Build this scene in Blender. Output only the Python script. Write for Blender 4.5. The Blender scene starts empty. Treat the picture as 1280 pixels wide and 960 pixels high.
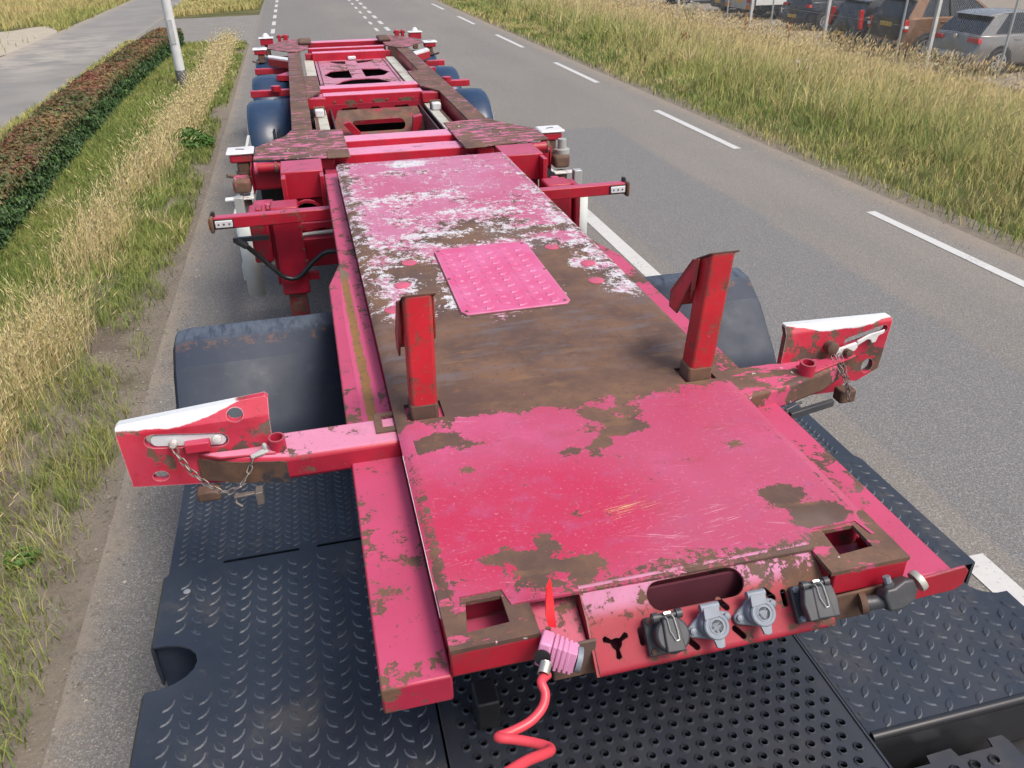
import bpy, bmesh, math, random
import numpy as np
from mathutils import Vector, Matrix, Euler, noise as mnoise
from mathutils.geometry import delaunay_2d_cdt

S = bpy.context.scene
COL = S.collection
R = math.radians
random.seed(7)
RNG = np.random.default_rng(11)

# ------------------------------------------------------------------ camera
cam_d = bpy.data.cameras.new("camera")
cam = bpy.data.objects.new("camera", cam_d)
COL.objects.link(cam)
cam_d.sensor_width = 36.0
cam_d.lens = 36.0 * 990.0 / 1280.0
cam_d.clip_start = 0.05
cam_d.clip_end = 3000.0
_p, _y, _r = R(29.835), R(13.745), R(-0.888)
_fw = Vector((math.sin(_y) * math.cos(_p), math.cos(_y) * math.cos(_p), -math.sin(_p)))
_r0 = Vector((math.cos(_y), -math.sin(_y), 0.0))
_u0 = _r0.cross(_fw)
_rt = _r0 * math.cos(_r) + _u0 * math.sin(_r)
_up = _u0 * math.cos(_r) - _r0 * math.sin(_r)
cam.matrix_world = Matrix(((_rt.x, _up.x, -_fw.x, 0.0), (_rt.y, _up.y, -_fw.y, 0.0),
                           (_rt.z, _up.z, -_fw.z, 2.42), (0, 0, 0, 1)))
S.camera = cam

# ------------------------------------------------------------------ light
SUN_EL, SUN_AZ = R(58.0), R(140.0)          # azimuth clockwise from +Y
w = bpy.data.worlds.new("World")
S.world = w
w.use_nodes = True
wn = w.node_tree
bg = wn.nodes["Background"]
sky = wn.nodes.new("ShaderNodeTexSky")
sky.sky_type = 'NISHITA'
sky.sun_disc = False
sky.sun_elevation = SUN_EL
sky.sun_rotation = SUN_AZ
sky.air_density = 1.0
sky.dust_density = 5.0
sky.ozone_density = 1.0
wn.links.new(sky.outputs[0], bg.inputs[0])
bg.inputs[1].default_value = 0.14
sd = bpy.data.lights.new("sun", 'SUN')
sd.energy = 1.4
sd.angle = R(20.0)
sd.color = (1.0, 0.94, 0.86)
sun = bpy.data.objects.new("sun", sd)
COL.objects.link(sun)
_sv = Vector((math.sin(SUN_AZ) * math.cos(SUN_EL), math.cos(SUN_AZ) * math.cos(SUN_EL), math.sin(SUN_EL)))
sun.rotation_euler = _sv.to_track_quat('Z', 'Y').to_euler()
sun.location = (20, -8, 30)
S.view_settings.view_transform = 'Standard'
S.view_settings.look = 'None'
S.view_settings.exposure = 0.58
S.view_settings.gamma = 1.0


# ------------------------------------------------------------------ node helpers
class V:
    def __init__(s, m, sock): s.m, s.s = m, sock
    def __add__(s, o): return s.m.op('ADD', s, o)
    __radd__ = __add__
    def __sub__(s, o): return s.m.op('SUBTRACT', s, o)
    def __rsub__(s, o): return s.m.op('SUBTRACT', o, s)
    def __mul__(s, o): return s.m.op('MULTIPLY', s, o)
    __rmul__ = __mul__
    def __truediv__(s, o): return s.m.op('DIVIDE', s, o)
    def __neg__(s): return s.m.op('MULTIPLY', s, -1.0)


class M:
    """small wrapper that writes a node material"""
    def __init__(s, name):
        s.mat = bpy.data.materials.new(name)
        s.mat.use_nodes = True
        s.nt = s.mat.node_tree
        s.bsdf = s.nt.nodes["Principled BSDF"]
        s._obj = s._geo = None
    def put(s, inp, v):
        if isinstance(v, V): s.nt.links.new(v.s, inp)
        elif isinstance(v, (tuple, list)) and len(v) == 3 and inp.type == 'RGBA': inp.default_value = (*v, 1)
        else: inp.default_value = v
    def op(s, o, a, b=0.0, c=0.0, clamp=False):
        n = s.nt.nodes.new("ShaderNodeMath"); n.operation = o; n.use_clamp = clamp
        for i, v in enumerate((a, b, c)): s.put(n.inputs[i], v)
        return V(s, n.outputs[0])
    def clamp(s, a): return s.op('ADD', a, 0.0, clamp=True)
    def mx(s, a, b): return s.op('MAXIMUM', a, b)
    def mn(s, a, b): return s.op('MINIMUM', a, b)
    def obj(s):
        if s._obj is None:
            n = s.nt.nodes.new("ShaderNodeTexCoord"); s._obj = V(s, n.outputs['Object'])
        return s._obj
    def geo(s, out):
        if s._geo is None: s._geo = s.nt.nodes.new("ShaderNodeNewGeometry")
        return V(s, s._geo.outputs[out])
    def xyz(s, v=None):
        n = s.nt.nodes.new("ShaderNodeSeparateXYZ"); s.put(n.inputs[0], v or s.obj())
        return [V(s, o) for o in n.outputs]
    def scale(s, k, v=None):
        n = s.nt.nodes.new("ShaderNodeVectorMath"); n.operation = 'MULTIPLY'
        s.put(n.inputs[0], v or s.obj()); n.inputs[1].default_value = k
        return V(s, n.outputs[0])
    def noise(s, sc, det=3.0, rough=0.55, vec=None, dist=0.0, k=None):
        n = s.nt.nodes.new("ShaderNodeTexNoise")
        v = vec or s.obj()
        if k: v = s.scale(k, v)
        s.put(n.inputs['Vector'], v)
        n.inputs['Scale'].default_value = sc; n.inputs['Detail'].default_value = det
        n.inputs['Roughness'].default_value = rough; n.inputs['Distortion'].default_value = dist
        return V(s, n.outputs[0])
    def voro(s, sc, feat='F1', vec=None, out='Distance', rnd=1.0):
        n = s.nt.nodes.new("ShaderNodeTexVoronoi"); n.feature = feat
        s.put(n.inputs['Vector'], vec or s.obj()); n.inputs['Scale'].default_value = sc
        n.inputs['Randomness'].default_value = rnd
        return V(s, n.outputs[out])
    def ss(s, v, a, b):
        n = s.nt.nodes.new("ShaderNodeMapRange"); n.interpolation_type = 'SMOOTHSTEP'
        s.put(n.inputs[0], v); n.inputs[1].default_value = a; n.inputs[2].default_value = b
        return V(s, n.outputs[0])
    def mix(s, f, a, b):
        n = s.nt.nodes.new("ShaderNodeMix"); n.data_type = 'RGBA'
        s.put(n.inputs[0], f); s.put(n.inputs[6], a); s.put(n.inputs[7], b)
        return V(s, n.outputs[2])
    def attr(s, name, out=0):
        n = s.nt.nodes.new("ShaderNodeAttribute"); n.attribute_name = name
        return V(s, n.outputs[out])
    def ell(s, x, y, cx, cy, rx, ry):
        a = (x - cx) * (1.0 / rx); b = (y - cy) * (1.0 / ry)
        return 1.0 - s.op('SQRT', a * a + b * b)
    def edge(s, r=0.006):
        n = s.nt.nodes.new("ShaderNodeBevel"); n.samples = 3; n.inputs[0].default_value = r
        d = s.nt.nodes.new("ShaderNodeVectorMath"); d.operation = 'DOT_PRODUCT'
        s.nt.links.new(n.outputs[0], d.inputs[0]); s.put(d.inputs[1], s.geo('Normal'))
        return 1.0 - V(s, d.outputs['Value'])
    def bump(s, h, strength=0.3, dist=0.01):
        n = s.nt.nodes.new("ShaderNodeBump"); n.inputs['Strength'].default_value = strength
        n.inputs['Distance'].default_value = dist; s.put(n.inputs['Height'], h)
        s.nt.links.new(n.outputs[0], s.bsdf.inputs['Normal'])
    def out(s, color=None, rough=0.6, metal=0.0, spec=None):
        if color is not None: s.put(s.bsdf.inputs['Base Color'], color)
        s.put(s.bsdf.inputs['Roughness'], rough); s.put(s.bsdf.inputs['Metallic'], metal)
        if spec is not None: s.put(s.bsdf.inputs['Specular IOR Level'], spec)
        return s.mat


RED = (0.42, 0.009, 0.028)
PINK = (0.42, 0.088, 0.170)
HOT = (0.385, 0.034, 0.082)
PALE = (0.44, 0.155, 0.255)
WHITE = (0.58, 0.585, 0.60)


def rust_color(m, sc=9.0):
    a = m.noise(sc, 5, 0.65)
    b = m.noise(sc * 6, 4, 0.7)
    c = m.mix(m.ss(a, 0.35, 0.68), (0.085, 0.048, 0.036), (0.150, 0.082, 0.050))
    c = m.mix(m.ss(b, 0.55, 0.75) * 0.5, c, (0.235, 0.115, 0.048))
    c = m.mix(m.ss(m.noise(sc * 12, 4, 0.75), 0.55, 0.68) * 0.6, c, (0.055, 0.034, 0.030))
    return m.mix(m.ss(m.noise(sc * 0.6, 3, 0.5), 0.55, 0.75) * 0.5, c, (0.125, 0.105, 0.105))


def worn_red(name, base=RED, rust=0.42, top_pale=0.85, edge=True, rough=0.42, chip=0.0, pale=PINK, er=0.006, et=0.06, f0=0.78, f1=0.99):
    m = M(name)
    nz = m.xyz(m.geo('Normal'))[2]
    f = m.ss(nz, f0, f1) * top_pale * (0.55 + 0.6 * m.noise(3.0, 4, 0.6))  # upward faces blended towards the pale colour
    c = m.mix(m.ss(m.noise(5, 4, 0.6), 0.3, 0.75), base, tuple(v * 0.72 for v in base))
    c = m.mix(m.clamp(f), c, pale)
    n = m.noise(14, 6, 0.68)
    n2 = m.noise(3.2, 3, 0.5)
    n3 = m.noise(55, 5, 0.75)
    rm = m.ss(n * 0.45 + n2 * 0.40 + n3 * 0.35 + (-0.60 + rust * 0.5), 0.235, 0.255)
    if edge:
        rm = m.clamp(rm + m.ss(m.edge(er) + (m.noise(28, 5, 0.7) - 0.5) * 0.40, et, et + .08))
    rc = rust_color(m)
    if chip:
        wm = m.ss(m.noise(20, 5, 0.7, k=(1, 2.5, 1)) + n2 * 0.25 + chip, 0.80, 0.82)
        c = m.mix(wm, c, WHITE)
    grime = m.ss(m.noise(7, 5, 0.65), 0.50, 0.78)
    c = m.mix(grime * 0.45, c, (0.11, 0.05, 0.05))
    c = m.mix(m.ss(m.noise(90, 4, 0.75), 0.62, 0.68) * 0.5, c, tuple(v * 0.35 + 0.02 for v in base))
    c = m.mix(m.ss(m.noise(65, 4, 0.78, k=(1, 1, 1)), 0.68, 0.71) * 0.55, c, (0.50, 0.30, 0.36))
    c = m.mix(rm, c, rc)
    m.bump(m.noise(60, 3, 0.6) * 0.25 - rm * 0.6, 0.25, 0.003)
    return m.out(c, m.clamp(rough + rm * 0.4 + m.noise(12, 3) * 0.2 - 0.08))


def deck_mat():
    m = M("deck_worn_paint")
    x, y, z = m.xyz()
    wob = m.noise(4.5, 5, 0.62)
    fine = m.noise(26, 6, 0.72)
    stre = m.noise(16, 6, 0.75, k=(1.0, 2.6, 1.0))
    big = m.noise(2.1, 3, 0.55, k=(1.0, 0.8, 1.0))
    yw = y + (wob - 0.5) * 0.30
    # bare rusty band by the stanchions, ragged front boundary
    band = m.ss(yw, 1.80, 1.87) * (1.0 - m.ss(yw, 2.36, 2.62))
    rear = m.ss(y, 2.35, 2.5)
    mid = rear * (1.0 - m.ss(y, 3.35, 4.1))
    r = band * 0.55
    r = r + mid * 0.085 + rear * 0.05
    ledge = (1.0 - m.ss(x, 0.145, 0.235)) * m.ss(y, 1.9, 2.4)
    redge = m.ss(x, 1.06, 1.13) * m.ss(y, 1.9, 2.6)
    r = r + ledge * 0.26 + redge * 0.13
    r = r + m.attr('wear_rust', 2)
    n1 = m.noise(6.5, 9, 0.74) - 0.5
    n2 = m.noise(21, 8, 0.76) - 0.5
    n4 = m.noise(75, 5, 0.75) - 0.5
    rag = n1 * (rear * 0.75 + 0.50) + n2 * (rear * 0.30 + 0.90) + n4 * 1.0
    rm = m.ss(r + rag, 0.245, 0.262)
    # white primer fringe: where the red has gone but the primer still holds
    wsrc = r * 0.70 + rear * 0.120 + n1 * 0.8 + (m.noise(24, 9, 0.80) - 0.5) * 1.25 + n4 * 0.8
    wsrc = wsrc + m.attr('wear_white', 2)
    wm = m.ss(wsrc, 0.285, 0.30) * rear * (1.0 - band * 0.45)
    fl = m.ss(m.noise(34, 7, .8, k=(1, 1.3, 1)) + (m.noise(3.2, 3) - .5) * .25, .655, .67) * rear
    wm = m.mx(wm, fl)
    fl2 = m.ss(m.noise(52, 6, .8, k=(1, 1.6, 1)) + (m.noise(4.1, 3) - .5) * .2, .70, .715) * (1.0 - rear)
    wm = m.mx(wm, fl2 * .8)
    wm = m.mx(wm, m.ss(m.clamp(m.ell(x, y,   .262, 1.262, .04, .035)) * .45 + (fine - .5) * .9 + n4 * .7, 0.3, 0.32))
    rm2 = m.ss(r + rag + (m.noise(9, 8, .75) - .5) * .5 * rear, 0.30, 0.315)
    # paint tone: chalky far part, redder wiped part near the nose
    hot = m.clamp(m.ell(x, y, 0.38, 1.38, 0.40, 0.30) * 2.2)
    front = 1.0 - m.ss(y, 1.85, 2.6)
    c = m.mix(m.ss(big, 0.3, 0.7), PINK, PALE)
    c = m.mix(front * 0.72, c, HOT)
    c = m.mix(front * m.ss(m.noise(2.8, 4, 0.6), 0.45, 0.7) * 0.6, c, (0.50, 0.09, 0.21))
    c = m.mix(hot * 0.85, c, (0.42, 0.018, 0.062))
    c = m.mix(m.ss(m.noise(48, 4, 0.7), 0.55, 0.72) * 0.22, c, (0.30, 0.05, 0.09))
    c = m.mix(m.ss(m.noise(110, 3, 0.7), 0.60, 0.70) * 0.35, c, (0.62, 0.32, 0.44))
    c = m.mix(m.ss(m.noise(5, 5, 0.65), 0.5, 0.75) * 0.30 * front, c, (0.33, 0.10, 0.16))
    c = m.mix(front * m.ss(m.noise(17, 6, 0.7), 0.50, 0.68) * 0.45, c, (0.36, 0.075, 0.165))
    c = m.mix(front * m.ss(m.noise(8, 5, 0.7, k=(1, 1.8, 1)), 0.56, 0.70) * 0.40, c, (0.30, 0.05, 0.06))
    c = m.mix(m.ss(m.noise(70, 5, 0.78), 0.635, 0.66) * 0.75, c, (0.13, 0.045, 0.05))
    # long scuffs along and across the deck
    vec = m.nt.nodes.new("ShaderNodeMapping"); vec.inputs['Rotation'].default_value = (0, 0, R(17))
    m.put(vec.inputs['Vector'], m.obj())
    sc = m.noise(7, 6, 0.8, vec=V(m, vec.outputs[0]), k=(0.7, 22, 1))
    scm = m.ss(sc + (m.noise(2.2, 2) - 0.5) * 0.25, 0.635, 0.655)
    vec2 = m.nt.nodes.new("ShaderNodeMapping"); vec2.inputs['Rotation'].default_value = (0, 0, R(-8))
    m.put(vec2.inputs['Vector'], m.obj())
    sc2 = m.noise(9, 6, 0.8, vec=V(m, vec2.outputs[0]), k=(1.0, 30, 1))
    scm2 = m.ss(sc2 + (m.noise(3.1, 2, vec=V(m, vec2.outputs[0])) - 0.5) * 0.3, 0.65, 0.67)
    c = m.mix(m.clamp(scm + scm2) * 0.75, c, (0.66, 0.40, 0.48))
    yel = m.ss(sc2 + m.clamp(m.ell(x, y, .60, 1.36, .2, .11)) * .22, 0.74, 0.76) * front
    c = m.mix(yel * 0.8, c, (0.62, 0.47, 0.20))
    c = m.mix(wm, c, m.mix(m.ss(fine, .3, .7), (0.60, 0.61, 0.64), (0.50, 0.48, 0.48)))
    rc = rust_color(m, 5.0)
    rc = m.mix(band * m.ss(m.noise(8, 8, .72, k=(.55, 2.6, 1)), 0.49, 0.64) * m.ss(y, 1.95, 2.05) * 0.55, rc, (0.118, 0.110, 0.125))
    rc = m.mix(m.ss(m.noise(6, 5, .6, k=(1, 3, 1)), 0.58, 0.72) * 0.55, rc, (0.20, 0.11, 0.055))
    rmm = m.mx(m.mn(rm, 1.0 - wm), rm2)
    c = m.mix(rmm, c, rc)
    m.bump(m.noise(70, 4, 0.6) * 0.2 - rmm * 0.7 + wm * 0.1, 0.28, 0.003)
    return m.out(c, m.clamp(0.36 + rmm * 0.34 + m.noise(9, 4) * 0.22), spec=0.5)


def simple(name, col, rough=0.5, metal=0.0, var=0.25, sc=8, bump=0.0, dirt=None, dirt_amt=0.4, spec=None):
    m = M(name)
    c = m.mix(m.noise(sc, 5, 0.6), tuple(v * (1 - var) for v in col), tuple(min(1, v * (1 + var)) for v in col))
    if dirt: c = m.mix(m.ss(m.noise(sc * 0.7, 5, 0.65), 0.48, 0.75) * dirt_amt, c, dirt)
    if bump: m.bump(m.noise(sc * 8, 4, 0.6), bump, 0.003)
    return m.out(c, m.clamp(rough + (m.noise(sc * 1.7, 4) - 0.5) * 0.3), metal, spec)


def rust_mat(name, flakes=0.0, tint=PALE):
    m = M(name)
    c = rust_color(m, 6)
    if flakes:
        f = m.ss(m.noise(7, 6, 0.7, k=(1.0, 2.6, 1)) + flakes, 0.64, 0.665)
        f2 = m.ss(m.noise(22, 5, 0.7, k=(1.6, 0.8, 1)) + flakes * 0.4, 0.70, 0.72)
        c = m.mix(f, c, m.mix(m.noise(9, 3), tint, PINK))
        c = m.mix(f2, c, m.mix(m.ss(m.noise(30, 2), .45, .55), (0.62, 0.36, 0.45), WHITE))
    m.bump(m.noise(60, 5, 0.7), 0.3, 0.003)
    return m.out(c, 0.78)


MT = {}
MT['deck'] = deck_mat()
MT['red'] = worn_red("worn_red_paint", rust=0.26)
MT['redclean'] = worn_red("red_paint_edges_rusted", base=(0.54, 0.018, 0.030), rust=0.24, top_pale=0.2, er=.016, et=.012)
MT['flange'] = worn_red("flange_pink_paint", base=(0.38, 0.020, 0.055), rust=0.41, top_pale=.95, chip=0.0, pale=(0.47, 0.066, 0.145))
MT['arm'] = worn_red("arm_pink_paint", base=(0.44, 0.018, 0.045), rust=0.31, top_pale=1.1, pale=(0.60, 0.24, 0.36))
MT['plate'] = worn_red("plate_red_paint", base=(0.52, 0.022, 0.060), rust=0.36, top_pale=0.6)
MT['shadedark'] = simple('shade_dark_interior', (0.085, 0.014, 0.026), .8)  # near-black red paints in the shade inside the socket panel
MT['darkred'] = worn_red("sheltered_red_paint", base=(0.36, 0.008, 0.03), rust=0.30, top_pale=0.4)
MT['rust'] = rust_mat("brown_rust")
MT['railtop'] = rust_mat("rusty_rail_top", 0.06)
MT['bolstertop'] = rust_mat("rusty_bolster_top", 0.12)
MT['armrust'] = rust_mat("rusty_arm_with_paint", 0.14, (0.55, 0.05, 0.13))
MT['cornerrust'] = rust_mat("nose_rust_with_paint", 0.075, (0.45, 0.05, 0.11))
MT['white'] = simple("white_paint", (0.60, 0.61, 0.62), 0.5, dirt=(0.45, 0.42, 0.38), dirt_amt=0.35)
MT['whiterust'] = simple("white_paint_rusted", (0.66, 0.66, 0.64), 0.55, dirt=(0.16, 0.08, 0.05), dirt_amt=0.8, sc=14)
MT['galv'] = simple("galvanised_metal", (0.42, 0.43, 0.42), 0.5, 0.35, dirt=(0.26, 0.20, 0.12), dirt_amt=0.6)
MT['zinc'] = simple("die_cast_grey", (0.19, 0.215, 0.25), 0.55, 0.15, sc=20)
MT['navy'] = simple("dark_navy_plastic", (0.017, 0.027, 0.048), 0.52, dirt=(0.06, 0.06, 0.06), dirt_amt=0.35, bump=0.05)
def fender_mat():
    m = M("scuffed_navy_fender_lit_top")
    x, y, z = m.xyz()
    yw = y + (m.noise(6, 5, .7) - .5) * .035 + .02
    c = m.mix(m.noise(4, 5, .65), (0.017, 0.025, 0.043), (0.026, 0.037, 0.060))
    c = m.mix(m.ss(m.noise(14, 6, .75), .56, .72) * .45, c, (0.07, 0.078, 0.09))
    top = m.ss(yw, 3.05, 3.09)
    c = m.mix(top * m.ss(m.noise(24, 5, .7, k=(2.2, .5, 1)), .30, .58) * .8, c, (0.085, 0.105, 0.135))  # flat top lightened: sky brightness put into the colour, broken by scuffs
    rim = m.ss(yw, 3.015, 3.035) * (1.0 - m.ss(yw, 3.05, 3.07)) * m.ss(m.noise(9, 5, .75), .50, .60)
    c = m.mix(rim * .6, c, (0.16, 0.08, 0.05))
    c = m.mix(m.ss(m.noise(60, 4, .8), .68, .70) * .7, c, (0.13, 0.13, 0.14))
    m.bump(m.noise(40, 4, .6), .06, .003)
    return m.out(c, m.clamp(.60 + (m.noise(9, 4) - .5) * .4))


MT['navyscufflit'] = fender_mat()
MT['navyfender'] = simple("trailer_fender_blue", (0.018, 0.040, 0.085), 0.32, dirt=(0.05, 0.06, 0.07), dirt_amt=0.3)
MT['tread'] = None
def plate_mat(name, col, worn, k):
    m = M(name)
    c = m.mix(m.noise(5, 5, .65), tuple(v * .75 for v in col), tuple(v * 1.25 for v in col))
    c = m.mix(m.ss(m.noise(2.6, 6, .7), .40, .66) * k, c, worn)
    c = m.mix(m.ss(m.noise(3.7, 7, .75), .52, .70) * .55, c, (0.085, 0.078, 0.068))
    c = m.mix(m.ss(m.noise(34, 6, .8), .60, .68) * .45, c, (0.10, 0.095, 0.085))
    sc = m.ss(m.noise(8, 7, .8, k=(1.2, 9, 1), dist=.4), .665, .69)
    c = m.mix(sc * .5, c, (0.13, 0.135, 0.14))
    m.bump(m.noise(45, 5, .7), .12, .003)
    return m.out(c, m.clamp(.40 + (m.noise(6, 5, .6) - .5) * .55))


MT['tread'] = plate_mat("navy_tread_plate", (0.019, 0.0255, 0.038), (0.034, 0.040, 0.050), .6)
MT['lug'] = plate_mat("lit_worn_lug_sides", (0.040, 0.050, 0.068), (0.120, 0.130, 0.145), .95)  # lighter lug sides paint in their sky highlight, plus wear patches
MT['black'] = simple("black_rubber", (0.014, 0.014, 0.016), 0.55, dirt=(0.05, 0.045, 0.04), dirt_amt=0.4)
MT['blackpaint'] = simple("black_paint", (0.016, 0.017, 0.02), 0.35, dirt=(0.05, 0.05, 0.05), dirt_amt=0.3)
MT['catwalk'] = simple("black_grip_plate", (0.030, 0.034, 0.044), 0.40, dirt=(0.07, 0.065, 0.06), dirt_amt=0.5, sc=6)
MT['steel'] = simple("bright_steel", (0.6, 0.58, 0.52), 0.35, 0.8)
MT['chain'] = simple("dull_chain_steel", (0.22, 0.19, 0.17), 0.5, 0.6, sc=30)
MT['pinkplug'] = simple("faded_pink_plastic", (0.58, 0.24, 0.40), 0.5, sc=15)
MT['hose'] = simple("red_hose", (0.62, 0.055, 0.075), 0.35, sc=10, var=0.12)
MT['redflag'] = simple("red_plastic", (0.60, 0.012, 0.02), 0.35)
MT['yellow'] = simple("yellow_number_plate", (0.62, 0.38, 0.04), 0.5)
MT['pinkdisc'] = worn_red("pink_plug_disc", base=(0.56, 0.10, 0.16), rust=0.30, top_pale=0.3, edge=False)
def streak_mat():
    m = M("orange_rust_streak")
    x, y, z = m.xyz()
    cx = m.ss(y, 1.95, 3.2) * -.008 + .069
    d = m.op('ABSOLUTE', x - cx) + (m.noise(18, 6, .75) - .5) * .030
    inn = 1.0 - m.ss(d, .013, .017)
    c = m.mix(m.noise(14, 5, .7), (0.30, 0.15, 0.035), (0.16, 0.085, 0.045))
    c = m.mix(m.ss(m.noise(40, 4, .7), .52, .62) * .6, c, (0.10, 0.065, 0.05))
    c = m.mix(inn, m.mix(m.noise(7, 4), (0.50, 0.085, 0.185), (0.46, 0.06, 0.14)), c)
    c = m.mix(m.ss(y, 3.10, 3.2), c, (0.17, 0.12, 0.08))
    return m.out(c, .7)


MT['orangerust'] = streak_mat()


def checker_panel_mat():
    m = M("pink_checker_plate")
    c = m.mix(m.ss(m.noise(6, 4, .6), .35, .7), (0.53, 0.075, 0.19), (0.56, 0.13, 0.27))
    c = m.mix(m.ss(m.noise(60, 4, .75), .66, .69), c, (0.66, 0.45, 0.55))
    c = m.mix(m.ss(m.edge(0.01) + (m.noise(30, 4) - .5) * .4, .05, .15) * .6, c, (0.60, 0.33, 0.43))
    return m.out(c, 0.42)


MT['checker'] = checker_panel_mat()


# ------------------------------------------------------------------ mesh helpers
class MB:
    def __init__(s): s.v, s.f = [], []
    def add(s, vs, fs):
        o = len(s.v); s.v += [tuple(p) for p in vs]; s.f += [tuple(i + o for i in f) for f in fs]
        return s
    def box(s, x0, x1, y0, y1, z0, z1):
        return s.add([(x0, y0, z0), (x1, y0, z0), (x1, y1, z0), (x0, y1, z0), (x0, y0, z1), (x1, y0, z1), (x1, y1, z1), (x0, y1, z1)],
                     [(0, 3, 2, 1), (4, 5, 6, 7), (0, 1, 5, 4), (1, 2, 6, 5), (2, 3, 7, 6), (3, 0, 4, 7)])
    def prism(s, poly, a, b, axis='x'):
        """extrude a 2-D polygon; axis x: (y,z); y: (x,z); z: (x,y)"""
        def P(p, t):
            return {'x': (t, p[0], p[1]), 'y': (p[0], t, p[1]), 'z': (p[0], p[1], t)}[axis]
        n = len(poly)
        vs = [P(p, a) for p in poly] + [P(p, b) for p in poly]
        fs = [tuple(range(n - 1, -1, -1)), tuple(range(n, 2 * n))]
        fs += [(i, (i + 1) % n, n + (i + 1) % n, n + i) for i in range(n)]
        return s.add(vs, fs)
    def tube(s, pts, r, n=8, cap=True):
        pts = [Vector(p) for p in pts]
        rs = r if isinstance(r, (list, tuple)) else [r] * len(pts)
        ref = None; vs, fs = [], []
        for i, p in enumerate(pts):
            d = (pts[min(i + 1, len(pts) - 1)] - pts[max(i - 1, 0)]).normalized()
            if ref is None:
                ref = d.orthogonal().normalized()
            ref = (ref - d * ref.dot(d)).normalized()
            b = d.cross(ref)
            for k in range(n):
                a = 2 * math.pi * k / n
                vs.append(p + (ref * math.cos(a) + b * math.sin(a)) * rs[i])
        for i in range(len(pts) - 1):
            for k in range(n):
                fs.append((i * n + k, i * n + (k + 1) % n, (i + 1) * n + (k + 1) % n, (i + 1) * n + k))
        if cap:
            fs.append(tuple(range(n - 1, -1, -1))); fs.append(tuple((len(pts) - 1) * n + k for k in range(n)))
        return s.add(vs, fs)
    def lathe(s, prof, c, axis, n=24):
        """prof = [(t along axis, radius)], closed ends if radius 0"""
        ax = Vector(axis).normalized(); u = ax.orthogonal().normalized(); b = ax.cross(u); c = Vector(c)
        vs, fs = [], []
        for t, r in prof:
            for k in range(n):
                a = 2 * math.pi * k / n
                vs.append(c + ax * t + (u * math.cos(a) + b * math.sin(a)) * r)
        for i in range(len(prof) - 1):
            for k in range(n):
                fs.append((i * n + k, i * n + (k + 1) % n, (i + 1) * n + (k + 1) % n, (i + 1) * n + k))
        fs.append(tuple(range(n - 1, -1, -1))); fs.append(tuple((len(prof) - 1) * n + k for k in range(n)))
        return s.add(vs, fs)
    def xform(s, mat):
        s.v = [tuple(mat @ Vector(p)) for p in s.v]
        return s
    def mesh(s, name, smooth=True, ang=38):
        me = bpy.data.meshes.new(name)
        me.from_pydata(s.v, [], s.f)
        bm = bmesh.new(); bm.from_mesh(me)
        bmesh.ops.recalc_face_normals(bm, faces=bm.faces)
        bm.to_mesh(me); bm.free()
        if smooth:
            me.polygons.foreach_set('use_smooth', [True] * len(me.polygons))
            me.set_sharp_from_angle(angle=R(ang))
        return me


def circ(cx, cy, r, n=14, ry=None, a0=0):
    return [(cx + r * math.cos(a0 + 2 * math.pi * k / n), cy + (ry or r) * math.sin(a0 + 2 * math.pi * k / n)) for k in range(n)]


def slot(cx, cy, hl, r, ang=0, n=6):
    pts = [(hl + r * math.cos(a), r * math.sin(a)) for a in [(-math.pi / 2 + math.pi * k / n) for k in range(n + 1)]]
    pts += [(-hl + r * math.cos(a), r * math.sin(a)) for a in [(math.pi / 2 + math.pi * k / n) for k in range(n + 1)]]
    ca, sa = math.cos(ang), math.sin(ang)
    return [(cx + x * ca - y * sa, cy + x * sa + y * ca) for x, y in pts]


def holed(outer, holes=(), t=0.01, fn=None, extra=(), pts=()):
    """plate with holes: 2-D outline triangulated, given thickness t downwards; fn maps (x, y, h) to 3-D"""
    vs, es = [], []
    for lp in [outer] + list(holes):
        o = len(vs); vs += [Vector(p) for p in lp]; es += [(o + i, o + (i + 1) % len(lp)) for i in range(len(lp))]
    for a, b in extra:
        o = len(vs); vs += [Vector(a), Vector(b)]; es.append((o, o + 1))
    vs += [Vector(p) for p in pts]
    V2, E2, F2, _, _, _ = delaunay_2d_cdt(vs, es, [], 0, 1e-6)
    loops = [np.array(lp, float) for lp in [outer] + list(holes)]
    C = np.array([[sum(V2[i].x for i in f) / len(f), sum(V2[i].y for i in f) / len(f)] for f in F2])
    odd = np.zeros(len(C), int)
    for lp in loops:
        a, b = lp, np.roll(lp, -1, 0)
        for (ax, ay), (bx_, by) in zip(a, b):
            if ay == by: continue
            hit = ((ay > C[:, 1]) != (by > C[:, 1])) & (C[:, 0] < (bx_ - ax) * (C[:, 1] - ay) / (by - ay) + ax)
            odd += hit
    F2 = [f for f, o_ in zip(F2, odd) if o_ % 2]
    fn = fn or (lambda x, y, h: (x, y, h))
    # boundary edges
    cnt = {}
    for f in F2:
        for i in range(len(f)):
            a, b = f[i], f[(i + 1) % len(f)]
            cnt[(a, b)] = 1
    n = len(V2)
    mb = MB()
    P = [fn(p.x, p.y, 0.0) for p in V2] + [fn(p.x, p.y, -t) for p in V2]
    fs = [tuple(f) for f in F2] + [tuple(i + n for i in reversed(f)) for f in F2]
    for (a, b) in cnt:
        if (b, a) not in cnt: fs.append((b, a, a + n, b + n))
    mb.add(P, fs)
    return mb


def new_obj(name, me, mat=None, parent=None, loc=(0, 0, 0), bev=0.0, seg=2):
    o = bpy.data.objects.new(name, me)
    COL.objects.link(o)
    if mat is not None and len(me.materials) == 0: me.materials.append(mat)
    if parent: o.parent = parent
    o.location = loc
    if bev:
        b = o.modifiers.new("bevel", 'BEVEL'); b.width = bev; b.segments = seg; b.limit_method = 'ANGLE'; b.angle_limit = R(40)
    return o


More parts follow.
